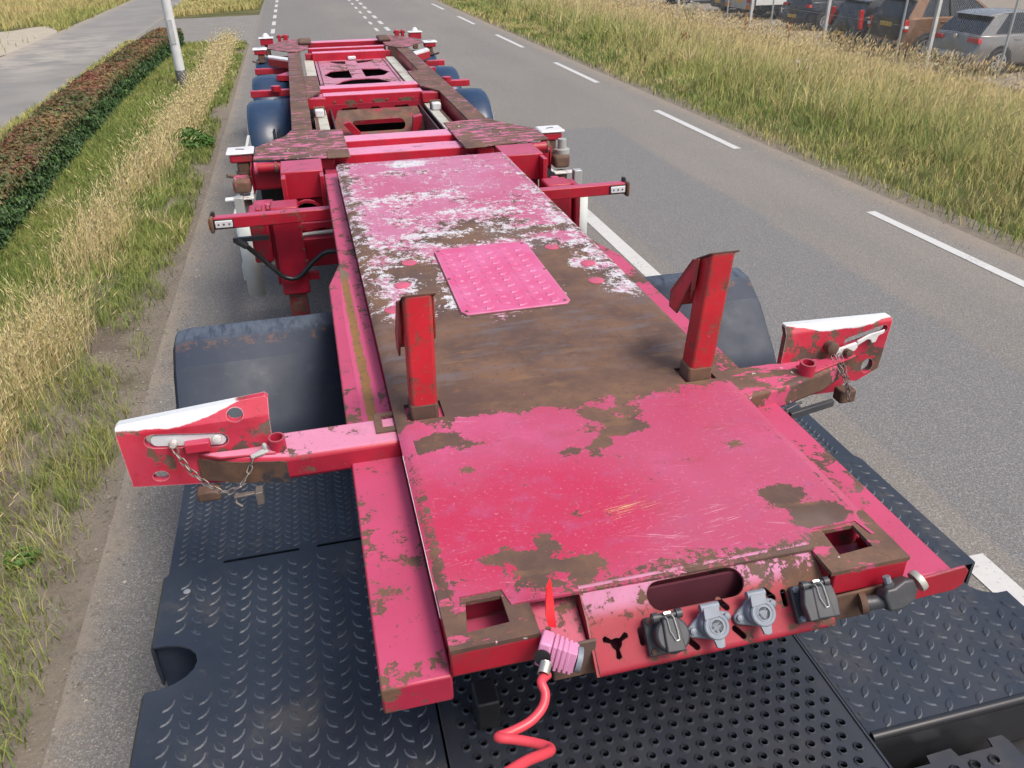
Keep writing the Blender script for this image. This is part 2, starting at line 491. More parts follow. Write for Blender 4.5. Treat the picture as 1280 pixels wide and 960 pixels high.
def thing(name, label, cat, loc=(0, 0, 0), rz=0.0, group=None):
    o = bpy.data.objects.new(name, None); COL.objects.link(o)
    o.empty_display_size = 0.3
    o.location = loc; o.rotation_euler = (0, 0, rz)
    o['label'] = label; o['category'] = cat
    if group: o['group'] = group
    return o


def tag(o, label, cat, group=None):
    o['label'] = label; o['category'] = cat
    if group: o['group'] = group
    return o


def part(name, mb, mat, root, bev=0.0, label=None, off=(0, 0, 0), smooth=True, seg=2, ang=38):
    """mesh given in world coordinates, child of a thing (an Empty) or of another part"""
    me = mb if isinstance(mb, bpy.types.Mesh) else mb.mesh(name, smooth, ang)
    loc = Vector(off)
    if root.type == 'EMPTY': loc -= root.location
    o = new_obj(name, me, mat, root, loc, bev, seg)
    if label: o['label'] = label
    return o


def structure(name, me, mat):
    o = new_obj(name, me, mat); o['kind'] = 'structure'; return o


def grid_mesh(name, x0, x1, y0, y1, z, nx=1, ny=1, fn=None):
    vs, fs = [], []
    for j in range(ny + 1):
        for i in range(nx + 1):
            x = x0 + (x1 - x0) * i / nx; y = y0 + (y1 - y0) * j / ny
            vs.append(fn(x, y, z) if fn else (x, y, z))
    for j in range(ny):
        for i in range(nx):
            a = j * (nx + 1) + i
            fs.append((a, a + 1, a + nx + 2, a + nx + 1))
    me = bpy.data.meshes.new(name); me.from_pydata(vs, [], fs)
    return me


# ================================================================== SETTING
def ground_mat():
    m = M("grassy_earth")
    c = m.mix(m.ss(m.noise(1.3, 5, .6), .35, .7), (0.070, 0.085, 0.030), (0.150, 0.125, 0.060))
    c = m.mix(m.ss(m.noise(12, 5, .7), .45, .7) * .6, c, (0.11, 0.09, 0.06))
    m.bump(m.noise(25, 4, .7), .6, .03)
    return m.out(c, 0.95, spec=0.1)


def asphalt_mat():
    m = M("weathered_asphalt")
    x, y, z = m.xyz()
    ag = m.voro(150, out='Color')
    r_, g_, b_ = m.xyz(ag)
    base = m.mix(m.ss(m.noise(0.5, 4, .55, k=(1, .35, 1)), .35, .68), (0.158, 0.148, 0.134), (0.192, 0.176, 0.154))
    # newer grey repair strip beside the trailer and darker kerb lane
    wob = (m.noise(0.9, 3) - .5) * .25
    trk = m.clamp(1.0 - m.op('ABSOLUTE', x + wob - 3.25) * 2.6) + m.clamp(1.0 - m.op('ABSOLUTE', x + wob - 4.75) * 2.6)
    base = m.mix(trk * .35, base, (0.150, 0.143, 0.134))
    patch = m.ss(x + wob * .3, 2.72, 2.76) * (1.0 - m.ss(x + wob, 4.05, 4.16)) * (1.0 - m.ss(y, 10.75, 10.82))
    base = m.mix(patch, base, (0.142, 0.141, 0.142))
    lane = m.ss(x, 4.4, 5.0) * (1.0 - m.ss(x, 5.0, 5.6))
    base = m.mix(lane * .5, base, (0.215, 0.195, 0.165))
    leftlane = 1.0 - m.ss(x, 0.3, 1.6)
    base = m.mix(leftlane * 0.6, base, (0.140, 0.136, 0.130))
    base = m.mix(m.ss(r_, .65, .98) * .45, base, (0.36, 0.345, 0.32))
    base = m.mix(m.ss(g_, .6, .9) * .45, base, (0.085, 0.083, 0.08))
    base = m.mix(m.ss(m.noise(150, 2, .8), .60, .67) * .7, base, (0.52, 0.51, 0.48))
    sp = m.noise(75, 6, .92)
    base = m.mix(m.ss(sp, .36, .50), m.mix(.42, base, (0.06, 0.058, 0.055)), base)
    base = m.mix(m.ss(sp, .52, .66) * .55, base, (0.42, 0.40, 0.36))
    # sandy, dusty edges of the carriageway
    dust = 1.0 - m.ss(x + (m.noise(3, 4, .7) - .5) * .5, -1.22, -0.98)
    dust = m.mx(dust, m.ss(x + (m.noise(3, 4, .7) - .5) * .45, 5.30, 5.62))
    base = m.mix(dust * .85, base, m.mix(m.noise(20, 4, .7), (0.20, 0.165, 0.125), (0.29, 0.25, 0.20)))
    crack = m.ss(m.noise(2.2, 5, .6, k=(1, 1, 1)) * 1.0, .5, .503) * m.ss(m.noise(2.2, 5, .6) * -1.0, -.507, -.503)
    base = m.mix(crack * .25, base, (0.08, 0.08, 0.08))
    m.bump(m.noise(130, 3, .75) + m.voro(95) * .6, .5, .006)
    return m.out(base, 0.82, spec=0.3)


def path_mat():
    m = M("cycle_path_asphalt")
    x, y, z = m.xyz()
    c = m.mix(m.ss(m.noise(.8, 5, .6), .35, .7), (0.185, 0.180, 0.168), (0.235, 0.225, 0.205))
    c = m.mix(m.ss(m.noise(90, 3, .8), .56, .7) * .5, c, (0.34, 0.33, 0.31))
    e = m.mx(m.ss(x + (m.noise(4, 4) - .5) * .5, -4.45, -4.15), 1.0 - m.ss(x + (m.noise(3, 4) - .5) * .7, -6.8, -6.2))
    c = m.mix(m.clamp(e) * .8, c, (0.30, 0.26, 0.20))
    sandy = m.clamp(m.ell(x, y, -6.0, 22.5, 2.2, 6) * 1.6) * m.ss(m.noise(1.4, 5, .6), .38, .62)
    c = m.mix(sandy * .7, c, (0.36, 0.33, 0.28))
    m.bump(m.noise(110, 3, .7), .4, .005)
    return m.out(c, 0.85, spec=.3)


def brick_road_mat():
    m = M("grey_brick_paving")
    n = m.nt.nodes.new("ShaderNodeTexBrick")
    m.put(n.inputs['Vector'], m.obj())
    n.inputs['Color1'].default_value = (0.20, 0.19, 0.175, 1); n.inputs['Color2'].default_value = (0.26, 0.24, 0.215, 1)
    n.inputs['Mortar'].default_value = (0.11, 0.105, 0.09, 1)
    n.inputs['Scale'].default_value = 1.0; n.inputs['Brick Width'].default_value = .21; n.inputs['Row Height'].default_value = .105
    n.inputs['Mortar Size'].default_value = .008
    c = m.mix(m.ss(m.noise(.9, 4, .6), .3, .7) * .5, V(m, n.outputs[0]), (0.19, 0.18, 0.165))
    c = m.mix(m.ss(m.noise(2.3, 4, .6), .5, .7) * .45, c, (0.16, 0.17, 0.12))
    m.bump(V(m, n.outputs[1]) * -1.0, .4, .01)
    return m.out(c, .85, spec=.3)


def dirt_mat():
    m = M("sandy_shoulder_dirt")
    x, y, z = m.xyz()
    c = m.mix(m.noise(6, 6, .7), (0.125, 0.105, 0.082), (0.235, 0.205, 0.165))
    c = m.mix(m.ss(m.noise(110, 3, .8), .58, .70) * .6, c, (0.36, 0.33, 0.29))
    c = m.mix(m.ss(m.noise(2.4, 4, .65) - x * .25, .86, 1.0) * .6, c, (0.095, 0.075, 0.058))
    m.bump(m.noise(40, 5, .75), .7, .012)
    return m.out(c, .95, spec=.15)


SLOPE = 0.107


def gz(x): return -max(0.0, min((x - 6.5) * SLOPE, 1.03))


def sheet(xs, ys, z):
    vs = [(x, y, z + gz(x)) for y in ys for x in xs]; n = len(xs)
    me = bpy.data.meshes.new('ground'); me.from_pydata(vs, [], [(j * n + i, j * n + i + 1, (j + 1) * n + i + 1, (j + 1) * n + i) for j in range(len(ys) - 1) for i in range(n - 1)])
    return me


ground = structure('ground', sheet([-600, -20, 0, 5, 6.5, 8, 10, 12, 14, 16.126, 18, 40, 600], [-60, 0, 20, 60, 200, 1500], -0.008), ground_mat())
road = structure('road', grid_mesh('road', -1.16, 5.62, -12, 160, 0.0, 1, 80,
                 lambda x, y, z: (x + 0.0011 * max(0, y - 20) ** 1.45 + (0.03 * mnoise.noise((y * .9, x, 0)) if y < 60 else 0), y, z)), asphalt_mat())
dirt = structure('dirt_shoulder', grid_mesh('dirt_shoulder', -1.85, -1.10, -12, 23, -0.004, 2, 40), dirt_mat())
dirt2 = structure('road_verge_edge', grid_mesh('road_verge_edge', 5.55, 5.95, -12, 60, -0.004, 1, 40), MT.setdefault('dirt', dirt.data.materials[0]))
path = structure('cycle_path', grid_mesh('cycle_path', -6.75, -4.2, -12, 90, -0.003, 1, 1,), path_mat())
side = structure('side_road', grid_mesh('side_road', -4.25, -1.1, 22.6, 30.6, -0.001, 8, 6,
                 lambda x, y, z: (x, y + (0.5 * (x + 4.25) * .35 if y > 29 else -0.25 * abs(x + 2.7) + .5), z)), brick_road_mat())
lot = structure('parking_lot', grid_mesh('parking_lot', 16.3, 90, -12, 120, -1.032), MT.setdefault('asphalt', road.data.materials[0]))
sand = structure('sand_patch', (lambda mb: mb.mesh('sand_patch'))(MB().add(
    [(-7.9 + 1.5 * math.cos(a) * (1 + .2 * math.sin(3 * a)), 24.5 + 5.0 * math.sin(a) * (1 + .15 * math.cos(5 * a)), -.0055) for a in [k * math.pi / 14 for k in range(28)]],
    [tuple(range(28))])), simple("pale_sand", (0.36, 0.32, 0.25), .95, sc=3, bump=.2, dirt=(.2, .2, .1)))


def paint_line_mat():
    m = M("road_marking_paint")
    n = m.ss(m.noise(36, 6, .80) + (m.noise(3, 3) - .5) * .4, .60, .66)
    c = m.mix(m.noise(15, 4), (0.43, 0.43, 0.415), (0.54, 0.54, 0.52))
    c = m.mix(n * .85, c, (0.20, 0.195, 0.18))
    m.bump(m.noise(120, 3, .7), .3, .004)
    return m.out(c, .7)


MT['line'] = paint_line_mat()


def road_x(x, y): return x + 0.0011 * max(0, y - 20) ** 1.45


def marking(x0, x1, y0, y1):
    ny = max(1, int((y1 - y0) / 1.5))
    me = grid_mesh('road_marking', x0, x1, y0, y1, 0.004, 1, ny, lambda x, y, z: (road_x(x, y), y, z))
    return structure('road_marking', me, MT['line'])


for a, b in [(1.15, 3.80), (6.45 - 2.62 + .0, 3.84), (3.85, 6.42), (9.08, 11.64), (14.3, 16.95), (19.53, 22.35), (25.2, 27.9), (30.6, 33.3), (36, 38.7), (41.4, 44.1), (46.8, 49.5)]:
    if b - a > 1 and a != 1.15: marking(5.125, 5.225, a, b)
marking(2.45, 2.585, 4.9, 7.6)
marking(2.50, 2.635, -1.5, 2.08)
for k in range(12):
    marking(2.50, 2.62, 24.4 + 1.93 * k, 25.4 + 1.93 * k)
    if k < 10: marking(2.20, 2.29, 24.4 + 1.95 * k, 25.25 + 1.95 * k)
for k in range(6):
    marking(-0.68, -0.57, 24.9 + 2.35 * k, 26.1 + 2.35 * k)


# ------------------------------------------------------------------ foliage helpers
def vcol_mat(name, rough=0.75, trans=0.0, spec=0.25, up=0.0):
    m = M(name)
    c = m.attr('Col')
    m.out(c, rough, spec=spec)
    if trans:
        nm = m.nt.nodes.new("ShaderNodeMix"); nm.data_type = 'VECTOR'; nm.inputs[0].default_value = up
        m.put(nm.inputs[4], m.geo('Normal')); nm.inputs[5].default_value = (0.0, 0.0, 1.0)
        nn = m.nt.nodes.new("ShaderNodeVectorMath"); nn.operation = 'NORMALIZE'; m.nt.links.new(nm.outputs[1], nn.inputs[0])
        m.nt.links.new(nn.outputs[0], m.bsdf.inputs['Normal'])
        t = m.nt.nodes.new("ShaderNodeBsdfTranslucent"); m.put(t.inputs[0], c)
        x = m.nt.nodes.new("ShaderNodeMixShader"); x.inputs[0].default_value = trans
        m.nt.links.new(m.bsdf.outputs[0], x.inputs[1]); m.nt.links.new(t.outputs[0], x.inputs[2])
        m.nt.links.new(x.outputs[0], m.nt.nodes["Material Output"].inputs[0])
    return m.mat


def mesh_np(name, V3, tris_or_quads, cols=None, sizes=None):
    """build a mesh from numpy arrays. tris_or_quads: flat loop vertex index array with sizes per face"""
    me = bpy.data.meshes.new(name)
    nv = len(V3); nl = len(tris_or_quads); nf = len(sizes)
    me.vertices.add(nv); me.vertices.foreach_set('co', V3.astype(np.float32).ravel())
    me.loops.add(nl); me.loops.foreach_set('vertex_index', tris_or_quads.astype(np.int32))
    me.polygons.add(nf)
    st = np.concatenate([[0], np.cumsum(sizes)[:-1]]).astype(np.int32)
    me.polygons.foreach_set('loop_start', st)
    me.polygons.foreach_set('use_smooth', np.ones(nf, bool))
    me.update(calc_edges=True)
    if cols is not None:
        at = me.color_attributes.new('Col', 'FLOAT_COLOR', 'POINT')
        at.data.foreach_set('color', np.concatenate([cols, np.ones((nv, 1))], 1).astype(np.float32).ravel())
    return me


def blades(name, pos, h, wid, lean, leandir, col, tipcol, mat):
    """pos Nx3, arrays per blade -> one mesh of curved tapering blades (2 segments)"""
    N = len(pos)
    pos = pos.copy(); pos[:, 2] += -np.clip((pos[:, 0] - 6.5) * SLOPE, 0, 1.03)
    ang = RNG.uniform(0, 2 * np.pi, N)
    side = np.stack([np.cos(ang), np.sin(ang), np.zeros(N)], 1) * wid[:, None] * .5
    ld = np.stack([np.cos(leandir), np.sin(leandir), np.zeros(N)], 1)
    up = np.array([0, 0, 1.0])
    p1 = pos + up * (h * .55)[:, None] + ld * (h * lean * .25)[:, None]
    p2 = pos + up * (h * np.sqrt(np.clip(1 - lean ** 2 * .6, .1, 1)))[:, None] + ld * (h * lean)[:, None]
    Vv = np.stack([pos - side, pos + side, p1 - side * .8, p1 + side * .8, p2], 1).reshape(-1, 3)
    b = np.arange(N)[:, None] * 5
    loops = np.concatenate([b + 0, b + 1, b + 3, b + 2, b + 2, b + 3, b + 4], 1).ravel()
    sizes = np.tile([4, 3], N)
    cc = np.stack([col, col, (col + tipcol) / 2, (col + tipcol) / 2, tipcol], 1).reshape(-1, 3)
    me = mesh_np(name, Vv, loops, cc, sizes)
    me.materials.append(mat)
    return me


def heads(name, tip, dirv, L, wd, col, mat):
    """seed heads: small double-cone spindles"""
    N = len(tip)
    d = dirv / np.linalg.norm(dirv, axis=1)[:, None]
    a = np.cross(d, np.array([0.3, 0.5, 0.1])); a /= np.linalg.norm(a, axis=1)[:, None]
    b = np.cross(d, a)
    mid = tip + d * (L * .4)[:, None]
    Vv = np.stack([tip, mid + a * wd[:, None], mid - a * wd[:, None] * .5 + b * wd[:, None] * .87,
                   mid - a * wd[:, None] * .5 - b * wd[:, None] * .87, tip + d * L[:, None]], 1).reshape(-1, 3)
    o = np.arange(N)[:, None] * 5
    loops = np.concatenate([o, o + 1, o + 2, o, o + 2, o + 3, o, o + 3, o + 1, o + 4, o + 2, o + 1, o + 4, o + 3, o + 2, o + 4, o + 1, o + 3], 1).ravel()
    me = mesh_np(name, Vv, loops, np.repeat(col, 5, 0), np.full(N * 6, 3))
    me.materials.append(mat)
    return me


def fbm(x, y, s, seed=0.0):
    """cheap smooth 2-D noise on arrays"""
    v = 0
    for k, (a, f) in enumerate([(1, 1), (.6, 2.1), (.35, 4.3)]):
        v = v + a * np.sin(x * s * f + 1.7 * k + seed + 1.3 * np.sin(y * s * f * .8 + seed * 2)) * np.cos(y * s * f * 1.1 + 2.1 * k - seed + .9 * np.sin(x * s * f * .7))
    return v / 1.95


def jit(base, n, v=.25):
    c = np.array(base)[None, :] * (1 + RNG.uniform(-v, v, (n, 1))) * (1 + RNG.uniform(-v * .35, v * .35, (n, 3)))
    return np.clip(c, 0, 1)


GM = vcol_mat("grass_blades", .75, .30, .15, .72)
GREEN = (0.130, 0.225, 0.055); LGREEN = (0.35, 0.39, 0.110); DGREEN = (0.050, 0.085, 0.026)
STRAW = (0.68, 0.54, 0.25); TAN = (0.56, 0.39, 0.19); PALESTRAW = (0.74, 0.63, 0.35)


def stuff(name, me, label=None):
    o = new_obj(name, me); o['kind'] = 'stuff'
    o['label'] = label or name.replace('_', ' '); o['category'] = 'grass'
    return o


def scatter(n, x0, x1, y0, y1, dens=None):
    x = RNG.uniform(x0, x1, n); y = RNG.uniform(y0, y1, n)
    if dens is not None:
        k = RNG.uniform(0, 1, n) < dens(x, y)
        x, y = x[k], y[k]
    return x, y


def mixc(a, b, t): return a * (1 - t[:, None]) + b * t[:, None]


def ver_h(x, y):
    return np.clip((x - 6.45 - .25 * fbm(y, x * .3, .8, 2)) / 1.2, 0, 1)


def tufts(name, label, cx, cy, nb, spread, h, col, tipcol, wmin, wk, lean=(.25, .85)):
    """tussocks: blades fanning out from clump centres"""
    N = len(cx); k = RNG.poisson(nb, N) + 3
    i = np.repeat(np.arange(N), k); n = len(i)
    a = RNG.uniform(0, 6.28, n); q = np.sqrt(RNG.uniform(0, 1, n)) * spread[i]
    x = cx[i] + q * np.cos(a); y = cy[i] + q * np.sin(a)
    hh = h[i] * RNG.uniform(.45, 1.15, n)
    ln = np.clip(lean[0] + (lean[1] - lean[0]) * RNG.uniform(0, 1, n) ** 1.3 * (.4 + q / spread[i] * .8), .03, .96)
    c = np.clip(col[i] * RNG.uniform(.7, 1.3, (n, 1)), 0, 1); t = np.clip(tipcol[i] * RNG.uniform(.75, 1.25, (n, 1)), 0, 1)
    stuff(name, blades(name, np.stack([x, y, np.full(n, -.01)], 1), hh, np.maximum(wmin, wk * y) * RNG.uniform(.6, 1.5, n), ln, a + RNG.normal(0, .5, n), c, t, GM), label)


# ---- right verge
def right_verge():
    fall = lambda x, y: np.clip(9.0 / np.maximum(np.hypot(x - 3, y), 1), .12, 1)
    XM = 16.2
    # undergrowth, green to yellow green
    x, y = scatter(430000, 5.62, XM, 3.0, 66, lambda x, y: fall(x, y) * np.where(x < 5.8, (x - 5.62) / .18, 1))
    n = len(x); t = ver_h(x, y); dd = np.hypot(x, y); wv = np.maximum(.006, .00085 * dd)
    patch = fbm(x, y, .9, 1.0); up = np.clip((x - 8) / 6, 0, 1)
    h = (.09 + .05 * RNG.uniform(0, 1, n)) * (1 - t) + t * (.26 + .26 * RNG.uniform(0, 1, n) + .14 * patch)
    h *= 1 - .70 * np.clip((x - 12.0) / 3.0, 0, 1)
    dry = np.clip(.16 + .20 * t + .30 * (1 - t) * (fbm(x * 2, y, 1.2, 6) > 0) + .40 * fbm(x, y, .55, 4.0) + .50 * up + RNG.normal(0, .25, n), 0, 1)
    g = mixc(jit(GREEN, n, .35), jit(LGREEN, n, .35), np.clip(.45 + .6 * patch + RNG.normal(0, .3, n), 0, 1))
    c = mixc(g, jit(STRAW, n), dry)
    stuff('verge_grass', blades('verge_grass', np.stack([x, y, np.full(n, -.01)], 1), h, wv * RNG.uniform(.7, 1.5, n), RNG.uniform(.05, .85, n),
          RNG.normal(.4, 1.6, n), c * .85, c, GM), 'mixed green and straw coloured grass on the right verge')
    # tussocks
    x, y = scatter(15000, 6.0, 15.6, 3.0, 60, lambda x, y: np.clip(11 / np.maximum(np.hypot(x - 3, y), 1), .15, 1) * np.clip(.45 + .8 * fbm(x, y, 1.1, 5), .08, 1))
    n = len(x); pt = np.clip(.45 + .7 * fbm(x, y, .7, 1.5) + RNG.normal(0, .25, n), 0, 1)
    c = mixc(jit(GREEN, n, .35), jit(LGREEN, n, .35), pt)
    dry = (RNG.uniform(0, 1, n) < np.clip(.16 + .5 * (x - 8) / 5, .08, .68)).astype(float)
    c = mixc(c, jit(PALESTRAW, n, .25), dry)
    tc = mixc(c, jit(STRAW, n), np.clip(RNG.normal(.3, .25, n), 0, 1))
    h_ok = np.clip((x - 6.3) / .9, .30, 1)
    tufts('tussock_grass', 'tussocks of long green and straw blades on the right verge', x, y, 24, .05 + .10 * RNG.uniform(0, 1, n), (.24 + .42 * RNG.uniform(0, 1, n)) * h_ok * (1 - .65 * np.clip((x - 12) / 3, 0, 1)),
          c * .85, tc, .005, .0008)
    # tall seeding stalks
    x, y = scatter(100000, 6.6, 16.0, 3.0, 62, lambda x, y: fall(x, y) * (1 - .75 * np.clip((x - 13) / 2.5, 0, 1)) * np.clip((x - 6.4) / 3.4, 0, 1) * np.clip(.62 + .7 * fbm(x, y, .55, 9.0), .06, 1))
    n = len(x); dd = np.hypot(x, y); wv = np.maximum(.0032, .00042 * dd)
    h = (.50 + .42 * RNG.uniform(0, 1, n)) * np.clip(.45 + (x - 6.3) / 2.6, .45, 1) * (1 - .50 * np.clip((x - 12) / 3.5, 0, 1))
    ln = np.clip(RNG.normal(.28, .2, n), .03, .8); ld = RNG.normal(.1, 1.1, n)
    c = mixc(jit(STRAW, n), jit(PALESTRAW, n), RNG.uniform(0, 1, n))
    pos = np.stack([x, y, np.full(n, -.01)], 1)
    stuff('tall_dry_grass', blades('tall_dry_grass', pos, h, wv, ln, ld, c, c, GM), 'tall dry grass stalks on the right verge')
    pos[:, 2] += -np.clip((x - 6.5) * SLOPE, 0, 1.03)
    tip = pos + np.stack([np.cos(ld) * h * ln, np.sin(ld) * h * ln, h * np.sqrt(1 - ln ** 2 * .6)], 1) * .97
    dv = np.stack([np.cos(ld) * (ln + .25), np.sin(ld) * (ln + .25), np.full(n, .8)], 1)
    stuff('grass_seed_heads', heads('grass_seed_heads', tip, dv, RNG.uniform(.06, .16, n) * np.clip(.8 + dd * .01, .8, 1.3), np.maximum(.004, .00038 * dd) * RNG.uniform(.6, 1.3, n), mixc(jit(TAN, n), jit(PALESTRAW, n), RNG.uniform(0, 1, n)), GM),
          'tan seed heads on the tall grass of the right verge')


right_verge()


# ---- left verge
def left_verge():
    # short green by the hedge and patchy green by the road
    x, y = scatter(150000, -2.95, -1.22, 1.5, 22.8, lambda x, y: np.clip(9 / np.maximum(y, 1), .3, 1) * np.clip(
        np.where(x < -2.05, 1.0, np.where(x > -1.62 - .1 * fbm(y, y, 1.3, 2), 1.2 * np.clip((fbm(x * 2.2, y, 1.5, 3.0) + .45) / .7, 0, 1) * np.clip((-1.15 - x + .16 * fbm(y, x, 2.2, 5)) / .26, 0, 1), .38)), 0, 1))
    n = len(x); wv = np.maximum(.0040, .0008 * y)
    h = np.where(x < -2.2, .09 + .08 * RNG.uniform(0, 1, n), .05 + .09 * RNG.uniform(0, 1, n) + .03 * fbm(x, y, 2.5, 1))
    c = mixc(jit(GREEN, n), jit(LGREEN, n), np.clip(.5 + .4 * fbm(x, y, 1.2, 6) + RNG.normal(0, .3, n), 0, 1))
    c = mixc(c, jit(STRAW, n), np.clip(.08 + .25 * fbm(x, y, .8, 2) + RNG.normal(0, .16, n), 0, 1))
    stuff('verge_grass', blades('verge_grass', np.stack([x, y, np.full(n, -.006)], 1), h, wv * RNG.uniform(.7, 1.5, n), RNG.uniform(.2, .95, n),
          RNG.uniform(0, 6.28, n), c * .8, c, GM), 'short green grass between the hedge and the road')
    x, y = scatter(2600, -2.85, -1.28, 1.8, 22, lambda x, y: np.clip(8 / np.maximum(y, 1), .25, 1) * np.clip(.35 + .8 * fbm(x * 1.5, y, 1.4, 7), .05, 1) * np.where(x > -1.55, np.clip((fbm(x * 2.2, y, 1.5, 3.0) + .2) / .6, 0, 1) * np.clip((-1.16 - x + .16 * fbm(y, x, 2.2, 5)) / .15, 0, 1), 1))
    n = len(x); c = mixc(jit(GREEN, n, .3), jit(LGREEN, n, .3), np.clip(RNG.normal(.5, .3, n), 0, 1)); c = mixc(c, jit(PALESTRAW, n), (RNG.uniform(0, 1, n) < .16).astype(float))
    tufts('tussock_grass', 'tufts of longer grass on the left verge', x, y, 26, .03 + .06 * RNG.uniform(0, 1, n), .08 + .13 * RNG.uniform(0, 1, n), c * .85, c, .0034, .0007)
    # straw belt
    def belt(x, y):
        cx = np.interp(y, [2, 6, 10, 16, 22], [-1.95, -1.98, -1.86, -1.66, -1.6]) + .10 * fbm(y, y, .7, 8)
        return np.clip(1.2 - np.abs(x - cx) / .27, 0, 1) * np.clip(10 / np.maximum(y, 1), .3, 1) * np.clip(.55 + .75 * fbm(x, y, 1.3, 2.5), .05, 1)
    x, y = scatter(110000, -2.6, -1.45, 1.8, 22.5, belt)
    n = len(x); wv = np.maximum(.0026, .0006 * y)
    h = .12 + .32 * RNG.uniform(0, 1, n) ** 1.6
    ln = np.clip(RNG.normal(.38, .32, n), .03, .97); ld = RNG.normal(5.6, 1.5, n)
    c = mixc(jit(STRAW, n, .2), jit(PALESTRAW, n, .2), RNG.uniform(0, 1, n))
    c = mixc(c, jit(LGREEN, n), (RNG.uniform(0, 1, n) < .12).astype(float))
    pos = np.stack([x, y, np.full(n, -.006)], 1)
    stuff('tall_dry_grass', blades('tall_dry_grass', pos, h, wv, ln, ld, c, c, GM), 'belt of dry straw coloured grass on the left verge')
    k = RNG.uniform(0, 1, n) < .45
    tip = pos + np.stack([np.cos(ld) * h * ln, np.sin(ld) * h * ln, h * np.sqrt(1 - ln ** 2 * .6)], 1) * .97
    dv = np.stack([np.cos(ld) * (ln + .2), np.sin(ld) * (ln + .2), np.full(n, .9)], 1)
    m_ = k.sum()
    stuff('grass_seed_heads', heads('grass_seed_heads', tip[k], dv[k], RNG.uniform(.04, .09, m_), np.maximum(.003, .0005 * y[k]), jit(PALESTRAW, m_), GM),
          'pale seed heads on the straw belt of the left verge')
    # strip behind the hedge and across the path
    x, y = scatter(60000, -4.3, -3.2, 4, 24, lambda x, y: np.clip(9 / y, .35, 1) * np.clip((x + 4.32 + .08 * fbm(y, x, 2, 1)) / .2, 0, 1))
    n = len(x); h = .06 + .08 * RNG.uniform(0, 1, n)
    c = mixc(jit(LGREEN, n), jit(STRAW, n), np.clip(.3 + .3 * fbm(x, y, 1, 3) + RNG.normal(0, .25, n), 0, 1))
    stuff('path_edge_grass', blades('path_edge_grass', np.stack([x, y, np.full(n, -.006)], 1), h, np.maximum(.006, .001 * y), RNG.uniform(.1, .9, n), RNG.uniform(0, 6.28, n), c * .85, c, GM),
          'short grass strip between the hedge and the cycle path')
    x, y = scatter(90000, -16, -6.6, 10, 52, lambda x, y: np.clip(.25 + .9 * (np.hypot((x + 7.9) / 1.6, (y - 24.5) / 5.2) > 1 + .15 * fbm(x, y, 2, 1)), 0, 1) * np.clip((-6.6 - x + .15 * fbm(y, x, 1.5, 2)) / .3, .0, 1) * np.where(np.hypot((x + 7.9) / 1.5, (y - 24.5) / 5.0) < 1, .06, 1))
    n = len(x); far = np.clip((-7.5 - x) / 2 + (y - 30) * .05, 0, 1)
    h = .08 + .1 * RNG.uniform(0, 1, n) + .25 * far * RNG.uniform(0, 1, n)
    c = mixc(jit(LGREEN, n), jit(STRAW, n), np.clip(.2 + .6 * far + .3 * fbm(x, y, .6, 3) + RNG.normal(0, .2, n), 0, 1))
    stuff('meadow_grass', blades('meadow_grass', np.stack([x, y, np.full(n, -.006)], 1), h, np.full(n, .022), RNG.uniform(.1, .7, n), RNG.uniform(0, 6.28, n), c * .85, c, GM),
          'dry and green grass beyond the cycle path')
    # island at the mouth of the side road
    x, y = scatter(14000, -4.2, -1.2, 30.6, 48, lambda x, y: (y > 31.2 + (x + 4.2) * .9).astype(float))
    n = len(x); h = .1 + .15 * RNG.uniform(0, 1, n)
    c = mixc(jit(LGREEN, n), jit(STRAW, n), np.clip(.45 + .4 * fbm(x, y, .8, 3), 0, 1))
    stuff('island_grass', blades('island_grass', np.stack([x, y, np.full(n, -.006)], 1), h, np.full(n, .035), RNG.uniform(.1, .7, n), RNG.uniform(0, 6.28, n), c * .85, c, GM),
          'grass on the island beyond the brick side road')


left_verge()


def pebbles():
    mb_v, mb_l, mb_s, cc = [], [], [], []
    n = 3600
    x = np.concatenate([RNG.uniform(-1.62, -1.0, n), RNG.uniform(5.3, 5.85, 900)])
    y = np.concatenate([RNG.uniform(1.2, 12, n) ** 1.0, RNG.uniform(3.5, 16, 900)])
    r = np.abs(RNG.normal(.0045, .003, len(x))) + .002
    base = np.array([(1, 0, 0), (-.5, .87, 0), (-.5, -.87, 0), (0, 0, .8)])
    rot = RNG.uniform(0, 6.28, len(x))
    ca, sa = np.cos(rot), np.sin(rot)
    P = np.zeros((len(x), 4, 3))
    P[:, :, 0] = x[:, None] + r[:, None] * (base[None, :, 0] * ca[:, None] - base[None, :, 1] * sa[:, None])
    P[:, :, 1] = y[:, None] + r[:, None] * (base[None, :, 0] * sa[:, None] + base[None, :, 1] * ca[:, None])
    P[:, :, 2] = .001 + r[:, None] * base[None, :, 2]
    o = np.arange(len(x))[:, None] * 4
    loops = np.concatenate([o, o + 1, o + 3, o + 1, o + 2, o + 3, o + 2, o, o + 3], 1).ravel()
    c = mixc(jit((.20, .18, .15), len(x)), jit((.42, .39, .34), len(x)), RNG.uniform(0, 1, len(x)) ** 3)
    me = mesh_np('shoulder_gravel', P.reshape(-1, 3), loops, np.repeat(c, 4, 0), np.full(len(x) * 3, 3))
    me.materials.append(GM)
    stuff('shoulder_gravel', me, 'loose grit on the dusty shoulders of the road')['category'] = 'gravel'


pebbles()


